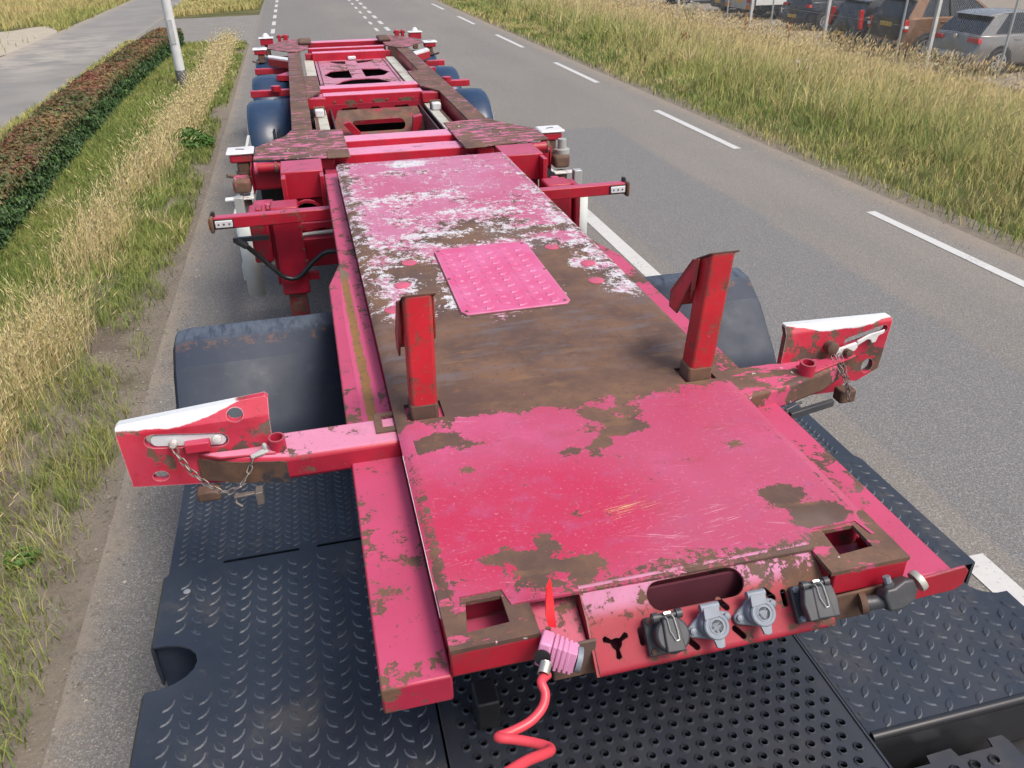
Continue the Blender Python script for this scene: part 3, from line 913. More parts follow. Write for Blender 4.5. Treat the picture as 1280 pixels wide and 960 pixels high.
# ---- leafy things
def leaves_mesh(name, pos, nrm, size, col, mat, asp=.62):
    """folded leaf: two quads meeting on a midrib"""
    N = len(pos)
    d = RNG.normal(0, 1, (N, 3)); n = nrm + RNG.normal(0, .45, (N, 3)); n /= np.linalg.norm(n, axis=1)[:, None]
    d -= n * (d * n).sum(1)[:, None]; d /= np.linalg.norm(d, axis=1)[:, None]
    s = np.cross(n, d)
    L = size[:, None]
    a = pos - d * L * .5; b = pos + d * L * .5 - n * L * .08
    l = pos + s * L * asp * .5 + n * L * .14; r = pos - s * L * asp * .5 + n * L * .14
    Vv = np.stack([a, l, b, r], 1).reshape(-1, 3)
    o = np.arange(N)[:, None] * 4
    loops = np.concatenate([o, o + 1, o + 2, o, o + 2, o + 3], 1).ravel()
    me = mesh_np(name, Vv, loops, np.repeat(col, 4, 0), np.full(N * 2, 3))
    me.polygons.foreach_set('use_smooth', np.zeros(N * 2, bool))
    me.materials.append(mat)
    return me


LM = vcol_mat("leaf_surface", .5, .25, .4, .25)


def hedge():
    root = thing('hedge', 'long low clipped hedge with reddish new leaves on top beside the cycle path', 'hedge', (-3.1, 13, 0))
    y0, y1 = 3.0, 22.2
    cx = lambda y: np.interp(y, [3, 7.3, 14.2, 19, 22.2], [-2.88, -3.0, -3.18, -3.1, -2.95])
    N = 90000
    y = y0 + (y1 - y0) * RNG.uniform(0, 1, N) ** 1.55
    u = RNG.uniform(0, 1, N)
    top = u < .52
    fr = (u >= .52) & (u < .86)
    hw = .29 + .03 * fbm(y, y * .3, 1.6, 3); hh = .47 + .025 * fbm(y, y, 2.3, 1)
    a = RNG.uniform(-1, 1, N); zz = RNG.uniform(0.01, 1, N) ** .8
    x = np.where(top, a * hw, np.where(fr, hw, -hw)); z = np.where(top, hh, zz * hh)
    rnd = np.clip((np.abs(a) - .75) / .25, 0, 1)
    z = np.where(top, z - .05 * rnd, z)
    dep = np.abs(RNG.normal(0, .030, N)) - .012 + .03 * fbm(x * 3 + y, y * 2 + z * 6, 2.2, 4)
    nr = np.stack([np.where(top, a * .5, np.where(fr, 1., -1.)), np.zeros(N), np.where(top, 1., .45)], 1)
    px = x - np.where(top, 0, np.sign(x)) * dep; pz = np.where(top, z - dep, z)
    pos = np.stack([cx(y) + px, y, np.maximum(pz, .01)], 1)
    red = np.where(top, np.clip(.56 + .5 * fbm(x * 2, y, 1.3, 2) + RNG.normal(0, .22, N), 0, 1), np.clip((z / hh - .72) * 1.6 + RNG.normal(-.05, .16, N), 0, 1))
    g = mixc(jit((.034, .078, .030), N), jit((.105, .190, .050), N), RNG.uniform(0, 1, N) ** 1.5)
    rc = mixc(jit((.250, .075, .065), N), jit((.32, .20, .075), N), np.clip(.35 + .5 * fbm(y, x * 3, 1.7, 7) + RNG.normal(0, .3, N), 0, 1))
    c = mixc(g, rc, red)
    sz = np.clip(.030 + .0022 * y, 0, .06) * RNG.uniform(.7, 1.3, N)
    o = part('foliage', leaves_mesh('foliage', pos, nr, sz, c, LM), None, root); o['kind'] = 'stuff'
    core = MB()
    ys = np.linspace(y0 + .05, y1 - .05, 40)
    vs = []
    for yy in ys:
        c0 = float(cx(yy)); 
        for dx, zz_ in [(-.23, 0), (-.23, .36), (-.14, .41), (.14, .41), (.23, .36), (.23, 0)]:
            vs.append((c0 + dx + .02 * mnoise.noise((yy * 3, dx * 9, zz_ * 5)), yy, zz_ + .02 * mnoise.noise((yy * 4, 3, dx * 9))))
    fs = []
    for i in range(39):
        for k in range(5): fs.append((i * 6 + k, i * 6 + k + 1, i * 6 + k + 7, i * 6 + k + 6))
    core.add(vs, fs)
    part('twigs', core, simple("hedge_twigs", (0.022, 0.026, 0.014), .9, sc=30), root)


hedge()


def clump(name, label, cat, x, y, r, h, n, col, size, mat=LM, group=None):
    root = thing(name, label, cat, (x, y, 0), group=group)
    a = RNG.uniform(0, 6.28, n); q = np.sqrt(RNG.uniform(0, 1, n)) * r; zz = h * RNG.uniform(.2, 1, n) * (1 - (q / r) ** 2 * .6)
    pos = np.stack([x + q * np.cos(a), y + q * np.sin(a), zz], 1)
    nr = np.stack([np.cos(a) * .5, np.sin(a) * .5, np.ones(n)], 1)
    o = part('leaves', leaves_mesh('leaves', pos, nr, size * RNG.uniform(.6, 1.3, n), jit(col, n), mat), None, root); o['kind'] = 'stuff'
    mb = MB()
    for k in range(14):
        j = RNG.integers(0, n); mb.tube([(x + RNG.normal(0, .02), y + RNG.normal(0, .02), 0), tuple((pos[j] + np.array([x, y, .02])) / 2), tuple(pos[j])], .004, 4)
    part('stem', mb, simple("green_stem", (0.08, 0.12, 0.04), .8), root)
    return root


clump('weed', 'bright green leafy weed clump at the edge of the left verge', 'weed', -1.52, 11.2, .30, .26, 900, (.075, .165, .028), .06)
clump('weed', 'small broad leaved weed at the road edge in the lower left', 'weed', -1.50, 3.15, .07, .06, 45, (.085, .17, .035), .05)


def dock(x, y, h, label):
    g = gz(x); root = thing('dock_plant', label, 'dock plant', (x, y, g))
    st = MB(); hd_p = []
    for k in range(4):
        a = random.uniform(0, 6.28); l = random.uniform(.03, .16)
        tip = (x + l * math.cos(a), y + l * math.sin(a), h * random.uniform(.8, 1))
        st.tube([(x, y, g), ((x + tip[0]) / 2, (y + tip[1]) / 2, g + tip[2] * .55), (tip[0], tip[1], g + tip[2])], .006, 5)
        for q in range(60):
            t = .5 + .5 * random.random()
            hd_p.append((x + (tip[0] - x) * t + random.gauss(0, .018), y + (tip[1] - y) * t + random.gauss(0, .018), g + tip[2] * t))
    part('stem', st, simple("red_brown_stem", (.20, .07, .035), .8), root)
    P = np.array(hd_p); n = len(P)
    o = part('seed_heads', leaves_mesh('seed_heads', P, RNG.normal(0, 1, (n, 3)), np.full(n, .04), jit((.26, .07, .035), n), LM), None, root); o['kind'] = 'stuff'


dock(12.9, 23.1, 1.0, 'rust red dock plant standing in the tall grass, the taller one left of its neighbour')
dock(13.6, 21.9, .9, 'rust red dock plant in the tall grass, right of the taller one')
dock(9.2, 19.3, .5, 'short dark red dock plant low in the green grass of the right verge')


def umbel(x, y, h, n, label):
    g = gz(x); root = thing('wildflower', label, 'wildflower', (x, y, g))
    st = MB(); P = []
    for k in range(n):
        a = random.uniform(0, 6.28); l = random.uniform(.05, .30)
        tip = (x + l * math.cos(a), y + l * math.sin(a), h * random.uniform(.72, 1))
        st.tube([(x, y, g), (x + l * .3 * math.cos(a), y + l * .3 * math.sin(a), g + tip[2] * .6), (tip[0], tip[1], g + tip[2])], .005, 5)
        for q in range(22): P.append((tip[0] + random.gauss(0, .022), tip[1] + random.gauss(0, .022), g + tip[2] + random.gauss(0, .007)))
    part('stem', st, simple("pale_stem", (.16, .17, .06), .8), root)
    P = np.array(P); m_ = len(P)
    o = part('flower_heads', leaves_mesh('flower_heads', P, np.tile([0, 0, 1.], (m_, 1)), np.full(m_, .03), jit((.62, .60, .50), m_, .12), LM), None, root); o['kind'] = 'stuff'


umbel(11.8, 24.6, 1.0, 26, 'cluster of white flower heads on thin stalks in the tall grass')
umbel(12.4, 14.1, .7, 6, 'few flat white flowers among the dry grass nearer the camera')
umbel(8.6, 13.2, .6, 5, 'flat white flower heads low in the middle of the right verge')


# ================================================================== LAMP POST
def lamp_post():
    root = thing('lamp_post', 'pale grey steel lamp post with a dark base collar beside the hedge', 'lamp post', (-2.1, 16.2, 0))
    mb = MB(); mb.lathe([(0.0, .085), (.36, .083), (1.5, .08), (5.2, .062), (5.25, 0.06)], (-2.1, 16.2, 0), (0, 0, 1), 24)
    part('pole', mb, simple("grey_white_pole", (0.60, 0.61, 0.61), .5, sc=3, var=.12, dirt=(.3, .3, .27)), root)
    part('base_collar', MB().lathe([(0, .092), (.30, .091), (.31, .086)], (-2.1, 16.2, 0), (0, 0, 1), 24), simple("dark_collar", (.09, .095, .10), .6), root)
    part('inspection_door', MB().box(-2.14, -2.06, 16.108, 16.13, .75, 1.15), simple("grey_door", (.42, .43, .43), .5), root, .004)
    part('lantern', MB().prism([(-2.14, 5.2), (-2.06, 5.2), (-1.5, 5.36), (-1.35, 5.44), (-1.5, 5.48), (-2.1, 5.34)], 16.08, 16.32, 'y'), simple("lantern_grey", (.3, .3, .3), .5), root, .01)


lamp_post()


# ================================================================== FENCE
def fence():
    X = 16.0; ZB = -1.02
    root = thing('chain_link_fence', 'chain link fence with white posts between the tall grass and the parked cars', 'fence', (X, 22, ZB))
    wood = simple("pale_concrete_post", (0.55, 0.55, 0.53), .7, sc=12, dirt=(.3, .3, .26))
    thin = simple("galvanised_post", (0.40, 0.42, 0.42), .5, .3)
    me_a = MB().box(-.045, .045, -.045, .045, 0, 2.25).mesh('post'); me_b = MB().tube([(0, 0, 0), (0, 0, 2.25)], .029, 8).mesh('post')
    me_a.materials.append(wood); me_b.materials.append(thin)
    for y in (11.4, 18.97, 23.69, 28.33, 34.5, 39.5, 44.6, 49.7, 54.8):
        new_obj('post', me_a, None, root, Vector((X, y, ZB)) - root.location, .006)
    for y in (13.6, 16.5, 20.19, 26.9, 30.1, 33.3, 37.1, 42.0, 47.1):
        new_obj('post', me_b, None, root, Vector((X, y, ZB)) - root.location)
    mb = MB(); p = .062; z0, z1 = ZB + .05, ZB + 2.1; hgt = z1 - z0
    k = 0; y = 10.0
    while y < 50:
        for s in (1, -1):
            ya, yb = (y, y + hgt) if s == 1 else (y + hgt, y)
            mb.tube([(X - .05 + .002 * s, ya, z0), (X - .05 + .002 * s, yb, z1)], .0012, 3, cap=False)
        y += p
    o = part('wire_mesh', mb, simple("grey_fence_wire", (0.40, 0.41, 0.41), .5, .3), root, smooth=False); o['kind'] = 'stuff'
    t = MB()
    for z in (.08, 1.05, 2.1): t.tube([(X - .055, 9.9, ZB + z), (X - .055, 54.8, ZB + z)], .003, 4)
    part('tension_wire', t, thin, root)


fence()


# ================================================================== CARS
def glass_mat(): return simple("tinted_car_glass", (0.012, 0.016, 0.02), .08, var=.1)


MT['glass'] = glass_mat()
MT['lampred'] = simple("red_lamp_plastic", (0.42, 0.006, 0.010), .15, sc=40, var=.35)
MT['lampclear'] = simple("clear_lamp_plastic", (0.62, 0.62, 0.62), .15)
MT['amber'] = simple("amber_lamp_plastic", (0.60, 0.16, 0.02), .2)
MT['tyre'] = simple("tyre_rubber", (0.016, 0.016, 0.017), .7, dirt=(.05, .045, .04))
MT['alloy'] = simple("alloy_wheel", (0.52, 0.53, 0.54), .3, .7)
MT['plateyellow'] = MT['yellow']


def wheel(root, lx, ly, r, wdt, side, rimmat=None, spokes=10):
    """car wheel, local coords of root; axle along y, side=-1 faces -y"""
    c = (lx, ly, r)
    ty = MB().lathe([(-wdt / 2, r * .64), (-wdt / 2, r * .9), (-wdt * .36, r), (wdt * .36, r), (wdt / 2, r * .9), (wdt / 2, r * .64)], c, (0, 1, 0), 28)
    t = new_obj('tyre', ty.mesh('tyre'), MT['tyre'], root)
    rim = MB()
    y_ = ly + side * wdt * .46
    rim.lathe([(0, r * .66), (side * .012, r * .66), (side * .012, r * .58), (0, r * .57)], (lx, y_, r), (0, 1, 0), 28)
    for k in range(spokes):
        a = 2 * math.pi * k / spokes
        d = Vector((math.cos(a), 0, math.sin(a))); q = Vector((-math.sin(a), 0, math.cos(a)))
        p0 = Vector((lx, y_ + side * .008, r)) + d * r * .1; p1 = Vector((lx, y_ + side * .012, r)) + d * r * .62
        w0, w1 = r * .06, r * .045
        n = Vector((0, side * .012, 0))
        rim.add([p0 - q * w0, p0 + q * w0, p1 + q * w1, p1 - q * w1, p0 - q * w0 - n, p0 + q * w0 - n, p1 + q * w1 - n, p1 - q * w1 - n],
                [(0, 1, 2, 3), (4, 7, 6, 5), (0, 4, 5, 1), (1, 5, 6, 2), (2, 6, 7, 3), (3, 7, 4, 0)])
    rim.lathe([(0, r * .15), (side * .016, r * .14), (side * .018, .001)], (lx, y_, r), (0, 1, 0), 14)
    new_obj('rim', rim.mesh('rim'), rimmat or MT['alloy'], t)
    return t


def car(name, label, cat, loc, rz, L, W, belt, roof, paint, rearx, plate, lamps, lower=None, tail_mat=None, wb0=.78, wr=.32, rim=None, spoiler=True, bumper_mat=None):
    """hatchback / SUV body lofted along x (rear at 0, nose at +L). half-width sections with tumblehome and wheel arches."""
    root = thing(name, label, cat, loc, rz, 'cars parked behind the fence')
    hw = W / 2
    zb = .20
    xs = [0.0, .05, .16, .45, 1.0, 1.8, 2.6, 3.3, L - .55, L - .2, L - .03]
    vs, fs = [], []
    def sect(x):
        e = 1.0
        if x < .5: e = .86 + .14 * min(1, math.sqrt(max(x, 0) / .45))
        if x > L - .8: e = .84 + .16 * min(1, math.sqrt(max(L - x, 0) / .8))
        top = belt if x < 3.0 else belt - (x - 3.0) / (L - 3.0) * .28
        h = hw * e
        lo = zb + (.12 if x < .05 or x > L - .1 else 0)
        return [(0, lo), (h * .80, lo), (h * .95, lo + .10), (h * .985, .48), (h, .62), (h * .975, .78), (h * .93, top - .03), (h * .86, top), (0, top + .01)]
    ns = 9
    for x in xs:
        sc = sect(x)
        xo = x
        for j, (yy, zz) in enumerate(sc):
            # the tailgate leans, the bumper stands proud
            dx = 0
            if x < .2:
                dx = (.0 if zz < .55 else .07 + (zz - .55) * .18) * (1 - x / .2)
            vs.append((xo + dx, yy, zz))
        for j, (yy, zz) in enumerate(reversed(sc[1:-1])):
            dx = 0
            if x < .2:
                dx = (.0 if zz < .55 else .07 + (zz - .55) * .18) * (1 - x / .2)
            vs.append((xo + dx, -yy, zz))
    n = 16
    for i in range(len(xs) - 1):
        for k in range(n): fs.append((i * n + k, i * n + (k + 1) % n, (i + 1) * n + (k + 1) % n, (i + 1) * n + k))
    fs.append(tuple(range(n))); fs.append(tuple((len(xs) - 1) * n + k for k in range(n - 1, -1, -1)))
    new_obj('body', MB().add(vs, fs).mesh('body', ang=50), paint, root, (0, 0, 0), .02, 2)
    # greenhouse
    rt = roof
    gx = [(.16, belt - .01, hw * .84), (rearx, rt - .09, hw * .70), (rearx + .25, rt - .015, hw * .69), (1.6, rt, hw * .69), (2.35, rt - .05, hw * .67), (3.15, belt - .02, hw * .80)]
    ro = MB()
    v2 = []
    for (x, z, h) in gx: v2 += [(x, h, z), (x, -h, z)]
    top_h = [(2, 3, 5, 4), (4, 5, 7, 6), (6, 7, 9, 8)]
    rv = [(x, s * h, z + .012) for (x, z, h) in gx[1:5] for s in (1, -1)]
    rv += [(x, s * h * .98, z - .05) for (x, z, h) in gx[1:5] for s in (1, -1)]
    rf = [(0, 1, 3, 2), (2, 3, 5, 4), (4, 5, 7, 6), (0, 8, 9, 1), (6, 7, 15, 14)]
    for i in range(3):
        rf += [(i * 2, i * 2 + 2, i * 2 + 10, i * 2 + 8), (i * 2 + 1, i * 2 + 9, i * 2 + 11, i * 2 + 3)]
    new_obj('roof', MB().add(rv, rf).mesh('roof', ang=50), paint, root, (0, 0, 0), .015, 2)
    g = MB().add(v2, [(0, 1, 3, 2), (8, 9, 11, 10), (0, 2, 4, 6, 8, 10), (1, 11, 9, 7, 5, 3), (2, 3, 5, 4), (4, 5, 7, 6), (6, 7, 9, 8), (0, 10, 11, 1)])
    new_obj('windows', g.mesh('windows', ang=30), MT['glass'], root)
    for s in (1, -1):
        # pillars: rear quarter, centre, front
        def pil(a, b, wdt):
            p = MB(); a = Vector(a); b = Vector(b); o_ = Vector((wdt / 2, 0, 0)); t_ = Vector((0, s * .014, 0))
            p.add([a - o_, a + o_, b + o_ * .8, b - o_ * .8, a - o_ + t_, a + o_ + t_, b + o_ * .8 + t_, b - o_ * .8 + t_],
                  [(0, 1, 2, 3), (4, 7, 6, 5), (0, 4, 5, 1), (1, 5, 6, 2), (2, 6, 7, 3), (3, 7, 4, 0)])
            return p
        p = pil((.40, s * hw * .835, belt - .01), (rearx + .26, s * hw * .70, rt - .03), .44)
        new_obj('pillar', p.mesh('pillar'), paint, root, (0, 0, 0), .006)
        p = pil((1.62, s * hw * .835, belt - .01), (1.55, s * hw * .695, rt - .03), .10)
        new_obj('pillar', p.mesh('pillar'), MT['blackpaint'], root)
        p = pil((3.02, s * hw * .815, belt - .01), (2.30, s * hw * .68, rt - .05), .10)
        new_obj('pillar', p.mesh('pillar'), paint, root)
    if spoiler:
        new_obj('spoiler', MB().prism([(rearx - .09, rt - .07), (rearx + .05, rt - .03), (rearx + .3, rt + .006), (rearx + .3, rt - .03), (rearx + .02, rt - .10)], -hw * .68, hw * .68, 'y').mesh('spoiler'), tail_mat or paint, root, (0, 0, 0), .008)
    if tail_mat:
        q = MB().prism([(.035, .56), (.09, .58), (.15, belt - .02), (.095, belt + .0)], -hw * .72, hw * .72, 'y')
        new_obj('tailgate', q.mesh('tailgate'), tail_mat, root, (0, 0, 0), .01)
    b = MB().prism([(-.045, .30), (-.05, .50), (-.02, .55), (.10, .55), (.14, .24), (.0, .24)], -hw * .84, hw * .84, 'y')
    new_obj('bumper', b.mesh('bumper'), bumper_mat or paint, root, (0, 0, 0), .02, 3)
    new_obj('diffuser', MB().prism([(-.03, .31), (-.02, .20), (.2, .18), (.2, .31)], -hw * .72, hw * .72, 'y').mesh('diffuser'), MT['black'], root, (0, 0, 0), .01)
    if lower:
        for s in (1, -1):
            new_obj('sill_cladding', MB().box(.3, L - .5, s * hw * .97 - .02, s * hw * .97 + .02, .20, .40).mesh('sill_cladding'), lower, root, (0, 0, 0), .01)
    for (lx, s) in ((wb0, 1), (wb0, -1), (wb0 + L * .61, 1), (wb0 + L * .61, -1)):
        arch = MB().lathe([(0, wr * 1.20), (s * .012, wr * 1.19), (s * .016, wr * 1.1)], (lx, s * (hw * .985), wr + .01), (0, 1, 0), 32)
        new_obj('wheel_arch', arch.mesh('wheel_arch'), lower or MT['black'], root)
        wheel(root, lx, s * (hw - .085), wr, .21, s, rim)
    # plate and lamps
    px, pz, pm = plate
    pl = new_obj('number_plate', MB().box(px, px + .012, -.26, .26, pz - .055, pz + .055).mesh('number_plate'), pm, root, (0, 0, 0), .004)
    ch = MB()
    for k in range(7):
        if k in (2, 5): ch.box(px - .002, px + .002, -.20 + k * .062, -.175 + k * .062, pz - .006, pz + .006)
        else:
            y_ = -.215 + k * .062
            ch.box(px - .002, px + .002, y_, y_ + .008, pz - .034, pz + .034); ch.box(px - .002, px + .002, y_ + .032, y_ + .04, pz - .034, pz + (.034 if k % 2 else 0))
            ch.box(px - .002, px + .002, y_ + .008, y_ + .032, pz + (.026 if k % 3 else -.004), pz + (.034 if k % 3 else .004))
    new_obj('lettering', ch.mesh('lettering'), MT['blackpaint'], pl)
    for s in (1, -1):
        for (mat, poly, xx) in lamps:
            q = MB().prism([(s * a, z) for a, z in poly], xx - .02, xx + .1, 'x')
            # prism along x expects (y,z)
            new_obj('tail_lamp', q.mesh('tail_lamp'), mat, root, (0, 0, 0), .01)
    wp = MB().tube([(.02 + (belt + .06 - .55) * .18 + .06, .02, belt + .05), (rearx * .6 + .05, -.32, belt + .12)], .009, 5)
    new_obj('wiper', wp.mesh('wiper'), MT['black'], root)
    for s in (1, -1):
        new_obj('door_handle', MB().box(1.18, 1.36, s * hw * .965 - .02, s * hw * .965 + .02, belt - .14, belt - .115).mesh('door_handle'), paint, root, (0, 0, 0), .006)
        new_obj('wing_mirror', MB().prism([(2.62, belt + .01), (2.80, belt + .02), (2.82, belt + .13), (2.64, belt + .15)], s * hw * .95, s * (hw + .16), 'y').mesh('wing_mirror'), paint, root, (0, 0, 0), .02)
        new_obj('seam', MB().box(1.62, 1.632, s * hw * .998 - .004, s * hw * .998 + .004, .33, belt - .04).mesh('seam'), MT['blackpaint'], root)
    return root


paint_grey = simple("grey_metallic_paint", (0.21, 0.205, 0.20), .24, .35, var=.08, sc=2)
paint_brown = simple("copper_brown_paint", (0.23, 0.125, 0.070), .25, .35, var=.08, sc=2)
paint_black = simple("black_car_paint", (0.012, 0.013, 0.016), .12, var=.1)
paint_black2 = simple("dark_blue_black_paint", (0.012, 0.014, 0.022), .15, var=.1)
clad = simple("black_cladding", (0.030, 0.031, 0.033), .6)


def car_at(near_rear_wheel, rz, W, wb0, **k):
    """place a car by the ground point of its near (-y side) rear wheel"""
    h = Vector((math.cos(rz), math.sin(rz), 0)); l = Vector((-math.sin(rz), math.cos(rz), 0))
    p = Vector((*near_rear_wheel, -1.03)) + l * (W / 2 - .085) - h * wb0
    return car(loc=p, rz=rz, W=W, wb0=wb0, **k)


car_at((19.2, 28.6), R(3), 1.80, .80, name='parked_car', label='dark car between the white flatbed truck and the black estate', cat='car',
       L=4.3, belt=1.0, roof=1.5, paint=paint_black2, rearx=.45, plate=(-.056, .48, MT['yellow']),
       lamps=[(MT['lampred'], [(.58, .80), (.84, .80), (.82, .90), (.58, .90)], .09)], wr=.32)
car_at((19.6, 41.5), R(0), 1.80, .80, name='parked_car', label='black car behind the far end of the tall grass, left of the dark blue one', cat='car',
       L=4.3, belt=1.0, roof=1.5, paint=paint_black, rearx=.45, plate=(-.056, .48, MT['yellow']),
       lamps=[(MT['lampred'], [(.62, .74), (.84, .74), (.82, .92), (.62, .92)], .09)], wr=.32)
g1 = car_at((17.40, 18.13), R(0), 1.80, .80, name='parked_car', label='grey metallic hatchback with white number plate and alloy wheels, nearest behind the fence', cat='car',
            L=4.25, belt=.98, roof=1.46, paint=paint_grey, rearx=.55, plate=(-.056, .46, simple("white_number_plate", (.55, .55, .55), .5)),
            lamps=[(MT['lampred'], [(.45, .80), (.86, .78), (.84, .90), (.47, .90)], .09)], wr=.325)
new_obj('badge', MB().lathe([(0, .055), (-.012, .053), (-.014, .03)], (.095, 0, .90), (1, 0, 0), 20).mesh('badge'), MT['steel'], g1)
car_at((17.30, 20.80), R(0), 1.80, .80, name='parked_car', label='copper brown crossover with black cladding and yellow number plate beside the grey hatchback', cat='car',
       L=4.3, belt=1.16, roof=1.66, paint=paint_brown, rearx=.42, plate=(.055, .96, MT['yellow']),
       lamps=[(MT['lampred'], [(.70, .80), (.84, .80), (.80, 1.10), (.69, 1.10)], .10), (MT['lampclear'], [(.71, .88), (.85, .88), (.84, .95), (.71, .95)], .085)],
       lower=clad, tail_mat=paint_black2, wr=.35, bumper_mat=clad)
car_at((17.40, 22.95), R(0), 1.80, .80, name='parked_car', label='black estate car with tall slim red tail lamps and a low yellow number plate', cat='car',
       L=4.5, belt=1.02, roof=1.48, paint=paint_black, rearx=.45, plate=(-.056, .50, MT['yellow']),
       lamps=[(MT['lampred'], [(.72, .66), (.84, .66), (.76, 1.2), (.66, 1.2)], .09)], wr=.32)
car_at((20.0, 36.2), R(0), 1.85, .80, name='parked_car', label='dark blue black car seen over the dry grass, next left of the flatbed truck', cat='car',
       L=4.5, belt=1.0, roof=1.5, paint=paint_black2, rearx=.45, plate=(-.056, .45, MT['yellow']),
       lamps=[(MT['lampred'], [(.60, .78), (.84, .78), (.82, .9), (.6, .9)], .09)], wr=.32)


def truck():
    root = thing('flatbed_truck', 'white sided flatbed truck with orange striped rear board behind the fence', 'truck', (18.7, 34.05, -1.03), R(0))
    root.scale = (1.22, 1.22, 1.15)
    wm = simple("white_truck_panel", (0.66, 0.66, 0.64), .4, sc=2, var=.06, dirt=(.45, .44, .4))
    def P(n, mb, mat, b=.01, par=None): return new_obj(n, mb.mesh(n), mat, par or root, (0, 0, 0), b)
    P('load_bed', MB().box(0, 4.2, -1.02, 1.02, .92, 1.0), MT['blackpaint'])
    for y in (-1.03, 1.0): P('side_board', MB().box(0, 4.2, y, y + .03, .50, 1.42), wm)
    P('tail_board', MB().box(-.03, 0, -1.02, 1.02, .72, 1.42), wm)
    P('chassis', MB().box(.1, 6.0, -.42, .42, .55, .80), MT['blackpaint'])
    P('skirt', MB().box(.2, 4.1, -.95, .95, .34, .499), MT['black'])
    cab = MB().prism([(4.35, .5), (6.05, .5), (6.1, 1.2), (5.6, 2.15), (4.35, 2.2)], -.98, .98, 'y'); P('cab', cab, wm, .05)
    P('windscreen', MB().prism([(6.11, 1.25), (5.63, 2.05), (5.60, 2.05), (6.08, 1.25)], -.85, .85, 'y'), MT['glass'])
    for s in (1, -1): P('side_window', MB().prism([(4.7, 1.3), (5.85, 1.3), (5.5, 2.0), (4.7, 2.0)], s * .985, s * .99, 'y'), MT['glass'], .0)
    rb = P('rear_light_board', MB().box(-.09, -.03, -1.0, 1.0, .34, .74), MT['galv'])
    for s in (1, -1):
        P('tail_lamp', MB().box(-.115, -.085, s * .72 - .16, s * .72 + .16, .56, .70), MT['lampred'], .008, rb)
        P('reflector_board', MB().box(-.112, -.088, s * .76 - .2, s * .76 + .2, .36, .50), MT['amber'], .006, rb)
    P('number_plate', MB().box(-.11, -.088, -.25, .25, .54, .66), MT['yellow'], .004, rb)
    for lx in (1.25, 5.2):
        for s in (1, -1): wheel(root, lx, s * .86, .36, .24, s, MT['galv'], 6)


truck()

# ================================================================== TRUCK TRACTOR
XC = 0.627


def tread_lugs(x0, x1, y0, y1, z, pitch, L, wd, ok=None, mat=None):
    mb = MB()
    ny = int((y1 - y0) / pitch); nx = int((x1 - x0) / pitch)
    for j in range(ny):
        for i in range(nx):
            cx = x0 + (i + .5) * pitch; cy = y0 + (j + (.25 if i % 2 else .75)) * pitch
            if ok and not ok(cx, cy): continue
            a = R(50) if i % 2 else R(-50)
            a += R(90) * 0
            ca, sa = math.cos(a), math.sin(a)
            pts = [(-.5, 0, 0), (-.25, -.40, 0), (0, -.5, 0), (.25, -.40, 0), (.5, 0, 0), (.25, .40, 0), (0, .5, 0), (-.25, .40, 0)]
            vs = []
            for sc_, h in ((1.0, 0), (.66, 1)):
                for u, v, _ in pts:
                    uu = u * L * (sc_ + .12 * h); vv = v * wd * sc_
                    vs.append((cx + uu * ca - vv * sa, cy + uu * sa + vv * ca, z + h * .0040))
            mb.add(vs, [tuple(range(8, 16))] + [(k, (k + 1) % 8, 8 + (k + 1) % 8, 8 + k) for k in range(8)])
    return mb


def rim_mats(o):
    """lug tops keep the plate paint, the sides get a lighter one: sky glint painted in, with wear"""
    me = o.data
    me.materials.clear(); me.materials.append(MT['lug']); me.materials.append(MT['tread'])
    me.polygons.foreach_set('material_index', [1 if len(p.vertices) == 8 else 0 for p in me.polygons])


